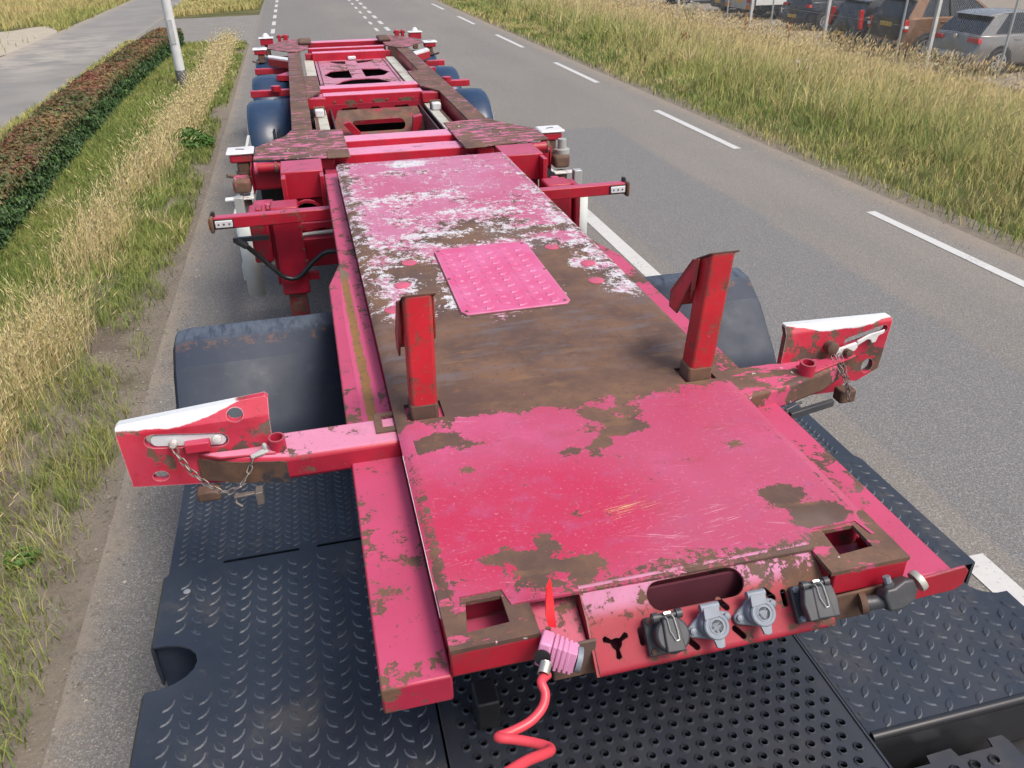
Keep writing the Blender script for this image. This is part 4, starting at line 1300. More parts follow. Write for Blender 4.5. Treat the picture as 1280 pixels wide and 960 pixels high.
def tractor():
    root = thing('truck_tractor', 'dark navy truck tractor with tread plate decks and black grip catwalk under the red trailer', 'truck', (XC, 1.5, 0))
    Z = .64
    def side_deck(s):
        X = lambda d: XC + s * d          # d = distance from the centre line
        d_in, d_out = .545, 1.262
        if s < 0: d_in = .505
        yn0, yn1 = (1.65, 1.81) if s < 0 else (1.372, 1.505)
        y_fr = .45 if s < 0 else 1.045
        dep = .13 if s < 0 else .10
        yc = (yn0 + yn1) / 2
        notch = [(d_out, yn0)] + [(d_out - .02 - (dep - .02) * math.cos(a), yc + (yn1 - yn0) / 2 * math.sin(a)) for a in [R(-80 + 20 * k) for k in range(9)]] + [(d_out, yn1)]
        out = [(d_in, y_fr), (d_out, y_fr)] + notch + [(d_out, 2.10), (d_out - .015, 2.128), (d_in, 2.128)]
        pts = [(X(d), y) for d, y in out]
        if s < 0: pts = pts[::-1]
        top = holed(pts, (), .006, lambda x, y, h: (x, y, Z + h))
        deck = part('deck_plate', top, MT['tread'], root, .0)
        ok = lambda x, y: abs(x - XC) < d_out - .03 and abs(x - XC) > d_in + .02 and not (abs(x - XC) > d_out - dep - .035 and yn0 - .03 < y < yn1 + .03)
        xa, xb = sorted((X(d_in), X(d_out)))
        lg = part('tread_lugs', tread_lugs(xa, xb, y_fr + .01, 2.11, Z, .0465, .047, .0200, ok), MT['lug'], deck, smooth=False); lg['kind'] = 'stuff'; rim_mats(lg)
        # rolled outer edge and skirt, broken at the notch
        def skirt(ya, yb):
            pr = [(X(d_out), Z - .001), (X(d_out + .008), Z - .010), (X(d_out + .010), Z - .10), (X(d_out + .006), Z - .16), (X(d_out), Z - .16), (X(d_out - .002), Z - .012)]
            return MB().prism(pr, ya, yb, 'y')
        part('skirt', skirt(y_fr, yn0 - .004), MT['tread'], deck); part('skirt', skirt(yn1 + .004, 2.11), MT['tread'], deck)
        # dark recess lining behind the notch
        mb = MB(); mb.box(X(d_out - dep - .03) if s > 0 else X(d_out), X(d_out) if s > 0 else X(d_out - dep - .03), yn0 - .02, yn1 + .02, Z - .22, Z - .21)
        mb.box(min(X(d_out - dep - .03), X(d_out - dep - .02)), max(X(d_out - dep - .03), X(d_out - dep - .02)), yn0 - .02, yn1 + .02, Z - .21, Z - .008)
        xl = sorted((X(d_out), X(d_out - dep - .03))); mb.box(xl[0], xl[1], yn1 + .02, yn1 + .03, Z - .36, Z - .008)
        part('recess_lining', mb, MT['navy'], deck)
        # finer rear plate separated by slots
        y2 = 2.150
        o2 = [(X(d_in), y2 - .022), (X(d_out - .015), y2 - .022), (X(d_out - .015), 2.80), (X(d_in), 2.80)]
        holes = [slot(X(d_in + .16 + .30 * k), y2 - .012, .115, .007) for k in range(2)]
        if s < 0: o2 = o2[::-1]
        rp = part('rear_deck_plate', holed(o2, holes, .006, lambda x, y, h: (x, y, Z - .004 + h)), MT['tread'], root)
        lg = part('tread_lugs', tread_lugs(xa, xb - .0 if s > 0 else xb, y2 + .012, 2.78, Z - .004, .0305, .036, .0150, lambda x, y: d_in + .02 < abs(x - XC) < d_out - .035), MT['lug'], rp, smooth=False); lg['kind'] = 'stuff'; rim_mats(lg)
        part('skirt', MB().box(min(X(d_out - .015), X(d_out - .008)), max(X(d_out - .015), X(d_out - .008)), 2.13, 2.62, Z - .18, Z - .006), MT['tread'], rp)
        # wheel fender: faceted cover over the drive wheels
        prof = [(2.69, .672), (2.78, .785), (2.95, .952), (3.055, 1.016), (3.15, 1.024), (3.18, .985)]
        fv, ff = [], []
        dx0, dx1 = (.55, 1.262)
        for (yy, zz) in prof:
            k = max(0, (zz - .8))
            for d in (dx0, dx1 - .05 - k * .02, dx1 - .012, dx1):
                drop = 0 if d < dx1 - .02 else (.008 if d < dx1 - .001 else .03)
                fv.append((X(d), yy + (0 if drop < .02 else .0), zz - drop))
        for i in range(len(prof) - 1):
            for k in range(3): ff.append((i * 4 + k, i * 4 + k + 1, (i + 1) * 4 + k + 1, (i + 1) * 4 + k))
        me = MB().add(fv, ff).mesh('fender', ang=12)
        fo = part('fender', me, MT['navyscufflit'], root)
        so = fo.modifiers.new('solid', 'SOLIDIFY'); so.thickness = .012; so.offset = 0
        # drive wheels
        for d in (.72, 1.06):
            ty = MB().lathe([(-.13, .28), (-.14, .41), (-.10, .44), (.10, .44), (.14, .41), (.13, .28)], (X(d), 3.13, .44), (1, 0, 0), 32)
            t = part('tyre', ty, MT['tyre'], root)
            part('rim', MB().lathe([(-.11, .27), (0, .25), (.11, .27), (.10, .05)], (X(d), 3.13, .44), (1, 0, 0), 24), MT['galv'], t)
        # little rubber stub seen over the bolster
        part('marker_stub', MB().lathe([(0, .022), (.05, .024), (.06, .012)], (X(1.255), 2.56, .80), (s, 0, .35), 12), MT['black'], root)
    
    side_deck(-1); side_deck(1)
    # catwalk with raised collared holes
    x0, x1, y0, y1 = .132, 1.162, .45, 2.4
    holes, col = [], MB()
    p = .044
    j = 0; y = y0 + .04
    while y < 1.62:
        i = 0
        while True:
            x = x0 + .045 + i * p + (p / 2 if j % 2 else 0)
            if x > x1 - .035: break
            holes.append(circ(x, y, .0085, 8))
            vs, fs = [], []
            for (rr, zz) in ((.0145, 0), (.0115, .0045), (.0095, .005), (.0082, -.006)):
                for q in range(8): vs.append((x + rr * math.cos(q * math.pi / 4), y + rr * math.sin(q * math.pi / 4), Z + .002 + zz))
            for a in range(3):
                for q in range(8): fs.append((a * 8 + q, a * 8 + (q + 1) % 8, (a + 1) * 8 + (q + 1) % 8, (a + 1) * 8 + q))
            col.add(vs, fs); i += 1
        y += p * .80; j += 1
    cw = part('catwalk', holed([(x0, y0), (x1, y0), (x1, y1), (x0, y1)], holes, .005, lambda x, y, h: (x, y, Z + .002 + h)), MT['catwalk'], root)
    o = part('grip_collars', col, MT['catwalk'], cw); o['kind'] = 'stuff'
    part('catwalk_edge', MB().box(x0 - .004, x0 + .002, y0, 2.1, Z - .05, Z + .006), MT['catwalk'], cw)
    part('catwalk_edge', MB().box(x1 - .002, x1 + .004, y0, 2.1, Z - .05, Z + .006), MT['catwalk'], cw)
    part('underpan', MB().box(-.55, 1.85, .2, 2.6, Z - .20, Z - .19), MT['black'], root)
    for s in (-1, 1): part('frame_rail', MB().box(XC + s * .42 - .04, XC + s * .42 + .04, -1.0, 4.4, .42, Z - .02), MT['blackpaint'], root)
    part('fifth_wheel', MB().prism([(1.9, 1.02), (1.95, 1.075), (2.9, 1.075), (3.0, 1.0), (2.6, .75), (2.2, .75)], XC - .42, XC + .42, 'x'), MT['blackpaint'], root, .01)
    part('bracket', MB().box(.215, .275, 1.30, 1.38, Z + .004, .74), MT['black'], root, .006)
    # right step: rolled edge, riser and lower grip step
    ed = MB().tube([(1.178, 1.040, Z - .008), (1.888, 1.040, Z - .008)], .013, 10); part('rolled_edge', ed, MT['blackpaint'], root)
    part('step_riser', MB().box(1.172, 1.89, 1.026, 1.034, Z - .17, Z - .015), MT['blackpaint'], root)
    sh, sc = [], MB()
    for j in range(9):
        for i in range(6):
            x = 1.262 + i * .058 + (.029 if j % 2 else 0); y = .948 - j * .050
            if x > 1.55: continue
            sh.append(circ(x, y, .0105, 8))
            vs, fs = [], []
            for (rr, zz) in ((.018, 0), (.014, .006), (.012, .0065), (.010, -.006)):
                for q in range(8): vs.append((x + rr * math.cos(q * math.pi / 4), y + rr * math.sin(q * math.pi / 4), .55 + zz))
            for a in range(3):
                for q in range(8): fs.append((a * 8 + q, a * 8 + (q + 1) % 8, (a + 1) * 8 + (q + 1) % 8, (a + 1) * 8 + q))
            sc.add(vs, fs)
    st = part('step_plate', holed([(1.225, .42), (1.575, .42), (1.575, .985), (1.568, 1.006), (1.525, 1.006), (1.520, .982), (1.415, .982), (1.410, 1.006), (1.335, 1.004), (1.330, .982), (1.225, .982)], sh, .006, lambda x, y, h: (x, y, .55 + h)), MT['catwalk'], root)
    o = part('grip_collars', sc, MT['catwalk'], st); o['kind'] = 'stuff'
    part('deck_bolt', MB().lathe([(0, .011), (.004, .011), (.006, .004)], (-.56, 2.02, Z), (0, 0, 1), 10), MT['steel'], root)
    part('rear_lamp', MB().box(1.80, 1.93, 1.39, 1.49, .40, .44), MT['white'], root, .006)


tractor()


# ================================================================== CONTAINER TRAILER
TR = thing('container_trailer', 'long red container chassis trailer with rusty worn gooseneck deck and two upright posts', 'trailer', (XC, 6.0, 0))
part_ = part


def T(name, mb, mat, bev=0.0, par=None, label=None, **k): return part(name, mb, MT[mat] if isinstance(mat, str) else mat, par or TR, bev, label, **k)


def deck_wear(me):
    """where the deck plate has been rubbed through, measured off as ellipses on the plate and stored per vertex"""
    co = np.zeros(len(me.vertices) * 3); me.vertices.foreach_get('co', co); co = co.reshape(-1, 3)
    x, y = co[:, 0], co[:, 1]
    def ell(cx, cy, rx, ry, off=0.0): return np.clip(1 - np.sqrt(((x - cx) / rx) ** 2 + ((y - cy) / ry) ** 2) + off, 0, 1)
    r = np.zeros(len(x)); wh = np.zeros(len(x))
    for cx, cy, rx, ry, k in [(0.66, 3.43, .26, .13, .30), (0.66, 3.30, .40, .07, .26), (0.30, 3.26, .2, .06, .2),
                              (0.98, 3.30, .18, .07, .3), (0.93, 2.98, .16, .24, .36), (0.30, 2.95, .12, .25, .36),
                              (0.97, 2.66, .14, .16, .45), (0.88, 2.36, .3, .2, .25),
                              (0.45, 4.45, .2, .08, .2), (0.5, 3.98, .25, .1, .16), (0.9, 3.6, .2, .08, .2),
                              (0.37, 2.75, .09, .4, .4), (0.88, 2.75, .09, .45, .45), (0.62, 3.24, .26, .07, .35)]:
        r = r + ell(cx, cy, rx, ry, .1) * k
    _rr = random.Random(5); spots = []
    for cx, cy, rad in [(.312, 1.20, .055), (.300, 1.282, .035), (.485, 1.162, .055), (.355, 1.285, .042), (.624, 1.70, .026),
                        (.700, 1.738, .06), (.735, 1.688, .04), (.211, 1.709, .065), (.591, 1.598, .032), (.528, 1.604, .022),
                        (.662, 1.65, .03), (.966, 1.534, .028), (.824, 1.497, .014), (.992, 1.288, .05), (1.058, 1.195, .06),
                        (.954, 1.10, .04), (.672, 1.173, .02), (.152, 1.205, .035), (.274, 1.60, .022), (.553, 1.346, .02),
                        (.482, 1.365, .016), (.44, 1.60, .012), (1.02, 1.235, .055), (.19, 1.76, .05), (.72, 1.71, .05)]:
        if rad < .03: spots.append((cx, cy, rad * 2.0, rad * 1.5, .40))
        else:
            for _k in range(4):
                spots.append((cx + _rr.uniform(-1.3, 1.3) * rad, cy + _rr.uniform(-.8, .8) * rad, rad * _rr.uniform(.8, 1.5), rad * _rr.uniform(.5, .95), .40))
    for cx, cy, rx, ry, k in spots:
        r = r + ell(cx, cy, rx, ry) * k
    for cx, cy, rx, ry, k in [(.53, 4.62, .16, .1, .5), (.58, 3.93, .30, .10, .20), (.31, 3.89, .12, .16, .22), (.80, 3.62, .2, .06, .14),
                              (.76, 2.40, .12, .07, .55), (.40, 2.61, .06, .07, .6), (.52, 2.25, .05, .07, .5), (.90, 2.29, .07, .05, .5),
                              (.49, 2.36, .07, .03, .5), (.85, 2.66, .06, .06, .45), (1.07, 3.2, .05, 1.2, .15), (.24, 2.95, .12, .06, .3),
                              (.69, 3.34, .18, .04, .4), (.42, 3.36, .22, .04, .3), (.60, 3.66, .25, .06, .2)]:
        wh = wh + ell(cx, cy, rx, ry, .15) * k * 0.62
    for nm, v in (('wear_rust', r), ('wear_white', wh)):
        at = me.attributes.new(nm, 'FLOAT', 'POINT'); at.data.foreach_set('value', v.astype(np.float32))


def gooseneck():
    # deck plate with notched nose and two post pockets
    out = [(.125, 1.135), (.163, 1.135), (.170, 1.176), (.258, 1.176), (.268, 1.130), (.42, 1.126), (.945, 1.118), (.975, 1.176), (1.085, 1.178),
           (1.094, 1.130), (1.128, 1.130), (1.130, 4.70), (1.118, 4.735), (.137, 4.735), (.125, 4.70)]
    pk = [[(.158, 1.866), (.262, 1.866), (.262, 1.958), (.158, 1.958)], [(.988, 1.862), (1.088, 1.862), (1.088, 1.952), (.988, 1.952)]]
    def fn(x, y, h):
        up = 0.010 * min(1, max(0, (y - 2.02) / .12))           # the plate steps up a little behind the posts
        rd = 0
        for e, q in ((.125, x - .125), (1.130, 1.130 - x)):
            if q < .03: rd = max(rd, (1 - q / .03) ** 2 * .010)
        return (x, y, 1.244 + up - rd + h)
    ex = [((.125, yy), (1.13, yy)) for yy in (2.02, 2.08, 2.14)] + [((xx, 1.21), (xx, 4.73)) for xx in (.134, .144, .155, 1.10, 1.111, 1.121)]
    gp_ = [(.16 + .0152 * i, 1.19 + .0152 * j) for i in range(62) for j in range(52)] + [(.16 + .03 * i, 1.99 + .03 * j) for i in range(32) for j in range(91)]
    gp_ = [p for p in gp_ if not any(q[0][0] - .01 < p[0] < q[2][0] + .01 and q[0][1] - .01 < p[1] < q[2][1] + .01 for q in pk)]
    deck = T('deck_plate', holed(out, pk, .006, fn, ex, gp_), 'deck', ang=50)
    deck_wear(deck.data)
    for lp, nm in zip(pk, ('l', 'r')):
        (xa, ya), (xb, yb) = lp[0], lp[2]
        mb = MB().box(xa - .004, xa, ya, yb, 1.15, 1.240).box(xb, xb + .004, ya, yb, 1.15, 1.240).box(xa, xb, yb, yb + .004, 1.15, 1.240).box(xa, xb, ya - .004, ya, 1.15, 1.240).box(xa, xb, ya, yb, 1.145, 1.15)
        T('post_pocket', mb, 'rust', par=deck)
    # core body below the plate
    T('neck_body', MB().prism([(1.20, 1.105), (4.735, 1.00), (4.735, 1.232), (1.20, 1.232)], .129, 1.125, 'x'), 'flange', .004)
    # corner plates at the nose with square lashing holes
    lo = [(.127, 1.045), (.305, 1.045), (.305, 1.21), (.127, 1.21)]
    lc = T('corner_plate', holed(lo, [[(.167, 1.080), (.212, 1.078), (.256, 1.090), (.254, 1.160), (.186, 1.163)][:0] or [(.168, 1.082), (.254, 1.088), (.254, 1.162), (.180, 1.162)]], .010, lambda x, y, h: (x, y, 1.2412 + h)), 'cornerrust', .0)
    ro = [(.940, 1.045), (1.130, 1.045), (1.130, 1.21), (.940, 1.21)]
    T('corner_plate', holed(ro, [[(.988, 1.090), (1.074, 1.096), (1.074, 1.168), (.996, 1.168)]], .010, lambda x, y, h: (x, y, 1.2412 + h)), 'cornerrust')
    # boxes under the holes: front bar, inner bar
    T('nose_bar', MB().box(.1275, .330, 1.046, 1.062, 1.168, 1.2310), 'red', .004)
    T('nose_bar', MB().box(.95, 1.129, 1.046, 1.062, 1.172, 1.2310), 'red', .004)
    for xa, xb in ((.130, .300), (.945, 1.125)):
        T('hole_lining', MB().box(xa, xb, 1.062, 1.195, 1.150, 1.156).box(xa, xb, 1.10, 1.116, 1.156, 1.19).box(xa, xa + .004, 1.062, 1.19, 1.156, 1.223).box(xb - .004, xb, 1.062, 1.19, 1.156, 1.223), 'red', .0)
    # open pocket left of the socket panel
    T('pocket_floor', MB().prism([(1.062, 1.168), (1.17, 1.215), (1.17, 1.205), (1.062, 1.158)], .306, .408, 'x'), 'flange')
    T('coupling_lug', MB().box(.332, .420, 1.040, 1.047, 1.10, 1.195), 'rust', .003)
    # pink plug discs
    for (x, y) in [(.324, 3.041), (.266, 2.816), (.931, 3.057), (1.017, 2.84), (.987, 2.658), (.205, 2.60)]:
        T('plug_disc', MB().lathe([(0, .031), (.0025, .031), (.004, .027)], (x, y, 1.2535), (0, 0, 1), 22), 'pinkdisc', par=deck)
    # checkered access panel in its recessed gap
    po = [(.450, 2.475), (.815, 2.475), (.832, 2.50), (.835, 3.115), (.815, 3.145), (.462, 3.145), (.440, 3.115), (.433, 2.505)]
    gp = [((x - .634) * 1.022 + .634, (y - 2.81) * 1.012 + 2.81) for x, y in po]
    T('panel_gap', holed(gp, (), .003, lambda x, y, h: (x, y, 1.2562 + h)), 'rust', par=deck)
    ap = T('access_panel', holed(po, (), .006, lambda x, y, h: (x, y, 1.2615 + h)), 'checker', .002, par=TR)
    lg = T('tread_lugs', tread_lugs(.45, .82, 2.50, 3.13, 1.2602, .060, .054, .036), 'checker', par=ap, smooth=False); lg['kind'] = 'stuff'
    for (x, y) in [(.452, 2.50), (.812, 2.50), (.455, 3.12), (.815, 3.12), (.445, 2.81), (.826, 2.81)]:
        T('screw', MB().lathe([(0, .007), (.002, .006)], (x, y, 1.2615), (0, 0, 1), 8), 'rust', par=ap)
    # side flanges
    L = [(-.010, 1.048), (.129, 1.048), (.129, 4.86), (.055, 4.86), (.050, 3.34), (-.006, 3.10)]
    fl = T('side_flange', MB().prism(L, 1.10, 1.17, 'z'), 'flange', .005)
    T('rust_streak', MB().prism([(.040, 1.97), (.100, 1.97), (.094, 2.6), (.086, 3.20), (.050, 3.30), (.034, 2.9), (.034, 2.6)], 1.170, 1.1712, 'z'), 'orangerust', par=fl)
    Rr = [(1.125, 1.048), (1.262, 1.048), (1.262, 3.10), (1.20, 3.34), (1.198, 4.86), (1.125, 4.86)]
    fr = T('side_flange', MB().prism(Rr, 1.10, 1.17, 'z'), 'flange', .005)
    T('nose_tab', MB().prism([(1.02, 1.158), (1.02, 1.105), (1.275, 1.112), (1.295, 1.125), (1.298, 1.165), (1.285, 1.180), (1.03, 1.158)], 1.040, 1.0475, 'y'), 'red', .002)
    # thin white line painting in the highlight along the deck's left edge
    T('edge_glint', MB().tube([(.1245, 1.14, 1.233), (.1245, 1.72, 1.233)], .0010, 5), 'whiterust')


gooseneck()

# --- socket panel across the nose
PA, PB, PC, PD = (1.140, 1.2475), (1.085, 1.214), (1.000, 1.129), (1.030, 1.104)


def socket_panel():
    l1 = math.dist(PA, PB); l2 = math.dist(PB, PC)
    r = .024; r2 = .014; l3 = math.dist(PC, PD)
    def prof(s):
        def lerp(a, b, t): return (a[0] + (b[0] - a[0]) * t, a[1] + (b[1] - a[1]) * t)
        if s <= l1 - r: return lerp(PA, PB, s / l1)
        if s >= l1 + l2 + r2: return lerp(PC, PD, (s - l1 - l2) / l3)
        if s >= l1 + l2 - r2:
            t = (s - l1 - l2 + r2) / (2 * r2); a = lerp(PB, PC, (l2 - r2) / l2); b = lerp(PC, PD, r2 / l3)
            return tuple((1 - t) ** 2 * a[i] + 2 * t * (1 - t) * PC[i] + t * t * b[i] for i in (0, 1))
        if s >= l1 + r: return lerp(PB, PC, (s - l1) / l2)
        t = (s - l1 + r) / (2 * r); a = lerp(PA, PB, (l1 - r) / l1); b = lerp(PB, PC, r / l2)
        return tuple((1 - t) ** 2 * a[i] + 2 * t * (1 - t) * PB[i] + t * t * b[i] for i in (0, 1))
    def fn(x, s, h):
        a = prof(s); b = prof(min(s + .002, l1 + l2 + l3)); c = prof(max(s - .002, 0))
        d = Vector((b[0] - c[0], b[1] - c[1])).normalized(); n = Vector((d.y, -d.x))       # outward
        if n.y < 0 and s < l1 + l2 - r2: n = -n
        return (x, a[0] + n.x * h, a[1] + n.y * h)
    tot = l1 + l2 + l3 - .004
    out = [(.410, 0), (.938, 0), (.945, l1), (.946, tot - .012), (.938, tot), (.428, tot), (.418, tot - .012), (.414, l1)]
    oval = slot(.657, .052, .078, .031, 0, 8)
    sy = l1 + .062
    tri = []
    for k in range(3):
        a = R(90 + 120 * k)
        # three-lobed hole: small circle with three slots
        for da, rr in ((-62, .0115), (-18, .013), (-13, .028), (0, .031), (13, .028), (18, .013)):
            tri.append((.463 + rr * math.cos(a + R(da)), sy + rr * math.sin(a + R(da))))
    ex = [((.40, s_), (.96, s_)) for s_ in (l1 - r, l1 - r * .6, l1 - r * .2, l1 + r * .2, l1 + r * .6, l1 + r, l1 + l2 - r2, l1 + l2 - r2 * .5, l1 + l2, l1 + l2 + r2 * .5, l1 + l2 + r2)]
    small = [slot(x, s_, .012, .0065, a) for (x, s_, a) in [(.518, sy - .004, R(90)), (.705, sy - .034, R(50)), (.622, sy + .030, R(50)), (.812, sy - .034, R(50)), (.727, sy + .028, R(50)), (.845, sy - .02, R(90))]]
    pn = T('socket_panel', holed(out, [oval, tri] + small, .008, fn, ex), 'panel', .0, ang=45)
    # ends; inside coloured dark to stand for its shade
    for x in (.4135, .9405):
        T('panel_end', MB().prism([PA, (PB[0] - .004, PB[1] - .004), (PC[0] + .004, PC[1]), (1.06, 1.127), (1.14, 1.16)], x - .003, x + .003, 'x'), 'darkred', par=pn)
    T('panel_interior', MB().box(.42, .936, 1.118, 1.124, 1.13, 1.222).box(.42, .936, 1.02, 1.12, 1.120, 1.126), 'shadedark', par=pn)
    uv = Vector((0, PB[0] - PC[0], PB[1] - PC[1])).normalized()
    nn = Vector((0, -uv.z, uv.y))
    def frame(x, s):
        a = prof(s)
        return Matrix(((1, uv.x, nn.x, x), (0, uv.y, nn.y, a[0]), (0, uv.z, nn.z, a[1]), (0, 0, 0, 1)))
    return pn, frame, l1


MT['panel'] = worn_red("nose_panel_paint", base=(0.34, 0.014, 0.034), rust=0.41, top_pale=1.0, chip=0.0, pale=(0.43, 0.15, 0.28), rough=.55, f0=.74, f1=.85)
PN, FRAME, L1 = socket_panel()


def socket_black(x, s, big=False):
    F = FRAME(x, s)
    k = 1.0
    base = MB().prism([(-.038, -.040), (.030, -.040), (.036, -.030), (.036, .030), (.030, .036), (-.032, .036), (-.038, .030)], 0.0, .016, 'z').xform(F)
    b = part('electrical_socket', base, MT['sock'], TR, .003, 'black square socket with spring lid')
    bar = MB().lathe([(0, .031), (.026, .031), (.028, .029)], (.004, -.002, .014), (0, 0, 1), 24)
    if big: bar.lathe([(0, .038), (.016, .038)], (.002, -.002, .006), (0, 0, 1), 20)
    part('barrel', bar.xform(F), MT['sock'], b)
    lid = MB().lathe([(0, .036), (.008, .036), (.012, .031), (.012, .001)], (.006, -.003, .042), (0, 0, 1), 28)
    lid.prism([(-.016, -.034), (.024, -.036), (.020, .030), (-.012, .030)], .050, .060, 'z')
    if big: lid.prism([(-.034, -.036), (.036, -.036), (.040, .0), (.034, .028), (-.030, .028), (-.038, 0)], .040, .058, 'z')
    part('lid', lid.xform(F), MT['sock'], b, .003)
    hg = MB().tube([(-.030, .035, .046), (.036, .035, .046)], .0065, 10); hg.tube([(-.028, .035, .046), (-.016, .035, .046)], .010, 10); hg.tube([(.022, .035, .046), (.034, .035, .046)], .010, 10)
    part('hinge', hg.xform(F), MT['sock'], b)
    wv = [(-.005, .034, .060), (-.003, .030, .0625), (-.002, .006, .0635), (.006, -.014, .0635), (.0125, -.013, .0635), (.013, .004, .0635), (.011, .030, .0625), (.009, .036, .060)]
    part('lid_spring', MB().tube(wv, .0011, 5).tube([(-.006, .040, .056), (.008, .040, .056)], .004, 6).xform(F), MT['steel'], b)
    for (u, v) in ((-.028, -.031), (.028, -.031), (-.028, .029)):
        part('bolt', MB().lathe([(0, .007), (.005, .007), (.007, .003)], (u, v, .016), (0, 0, 1), 6).xform(F), MT['zinc' if big else 'rust'], b)


def socket_grey(x, s):
    F = FRAME(x, s)
    base = MB().prism(circ(0, 0, .029, 20), 0, .010, 'z')
    for a in (R(150), R(30), R(195), R(-12)):
        pass
    base.prism([(-.050, -.010), (-.045, -.017), (.0, -.030), (.03, -.012), (.049, .004), (.050, .014), (.043, .019), (.0, .030), (-.03, .014), (-.049, .0)], 0, .012, 'z')
    b = part('electrical_socket', base.xform(F), MT['zinc'], TR, .003, 'grey die cast round socket with flip lid')
    part('barrel', MB().lathe([(0, .027), (.020, .0265), (.022, .025)], (0, 0, .010), (0, 0, 1), 24).xform(F), MT['zinc'], b)
    lid = MB().lathe([(0, .027), (.006, .0275), (.009, .025), (.009, .020), (.0075, .019), (.0075, .001)], (.003, -.004, .033), (0, 0, 1), 28)
    lid.prism([(-.010, -.026), (.014, -.027), (.011, -.045), (.002, -.047), (-.006, -.044)], .033, .040, 'z')
    lid.prism([(-.020, .012), (.014, .014), (.016, .036), (-.018, .036)], .034, .043, 'z')
    part('lid', lid.xform(F), MT['zinc'], b, .002)
    hg = MB().tube([(-.022, .036, .034), (.018, .036, .034)], .0085, 10)
    part('hinge', hg.xform(F), MT['zinc'], b)
    for (u, v) in ((-.039, -.006), (.040, .009)):
        part('bolt', MB().lathe([(0, .0075), (.006, .007), (.008, .003)], (u, v, .012), (0, 0, 1), 12).xform(F), MT['zinc'], b)
    # cast ring mark on the lid
    part('lid_ring', MB().lathe([(0, .0155), (.0015, .0155), (.0015, .013), (0, .013)], (.003, -.004, .0405), (0, 0, 1), 24).xform(F), MT['zinc'], b)


MT['sock'] = simple("dark_grey_socket_plastic", (0.040, 0.043, 0.048), .45, sc=25, dirt=(.09, .08, .08), dirt_amt=.5)
socket_black(.560, L1 + .060)
socket_grey(.662, L1 + .062)
socket_grey(.768, L1 + .056)
MT['sock2'] = MT['sock']
socket_black(.892, L1 + .058, True)


def air_coupling():
    """black palm coupling bolted to the right of the sockets"""
    T('coupling_lug', MB().prism([(.945, 1.175), (1.085, 1.180), (1.085, 1.125), (1.03, 1.100), (.945, 1.105)], 1.036, 1.043, 'y'), 'rust', .002)
    body = MB().lathe([(0, .017), (.012, .017), (.014, .0155), (.05, .0155), (.055, .018), (.062, .015)], (1.020, 1.022, 1.155), (.9, -.28, .22), 16)
    b = part('air_coupling', body, MT['sock'], TR, 0, 'black palm coupling with brass coloured seal')
    part('flange_nut', MB().lathe([(-.004, .024), (.008, .024), (.010, .019)], (1.018, 1.026, 1.153), (.9, -.28, .22), 20), MT['rust'], b)
    hd = MB().prism([(-.004, -.018), (.03, -.026), (.062, -.020), (.080, .002), (.074, .026), (.050, .032), (.022, .026), (.004, .030), (-.006, .016)], -.017, .017, 'z')
    hd.prism([(.0, .018), (.012, .040), (.026, .044), (.034, .030), (.03, .02)], -.008, .008, 'z')
    Fm = Matrix.Translation((1.055, 1.005, 1.168)) @ Euler((R(62), R(-8), R(8))).to_matrix().to_4x4()
    part('palm', hd.xform(Fm), MT['sock'], b, .006, seg=3)
    part('seal_disc', MB().lathe([(-.004, .023), (.004, .024), (.010, .022), (.012, .012)], Fm @ Vector((.088, .012, .004)), Fm.to_3x3() @ Vector((1, .3, .2)), 20), MT['brass'], b)
    part('bolt', MB().lathe([(0, .008), (.014, .008)], Fm @ Vector((.018, .038, .004)), Fm.to_3x3() @ Vector((0, 1, 0)), 8), MT['zinc'], b)


MT['brass'] = simple("pale_zinc_seal", (0.46, 0.46, 0.40), .4, .4)
air_coupling()


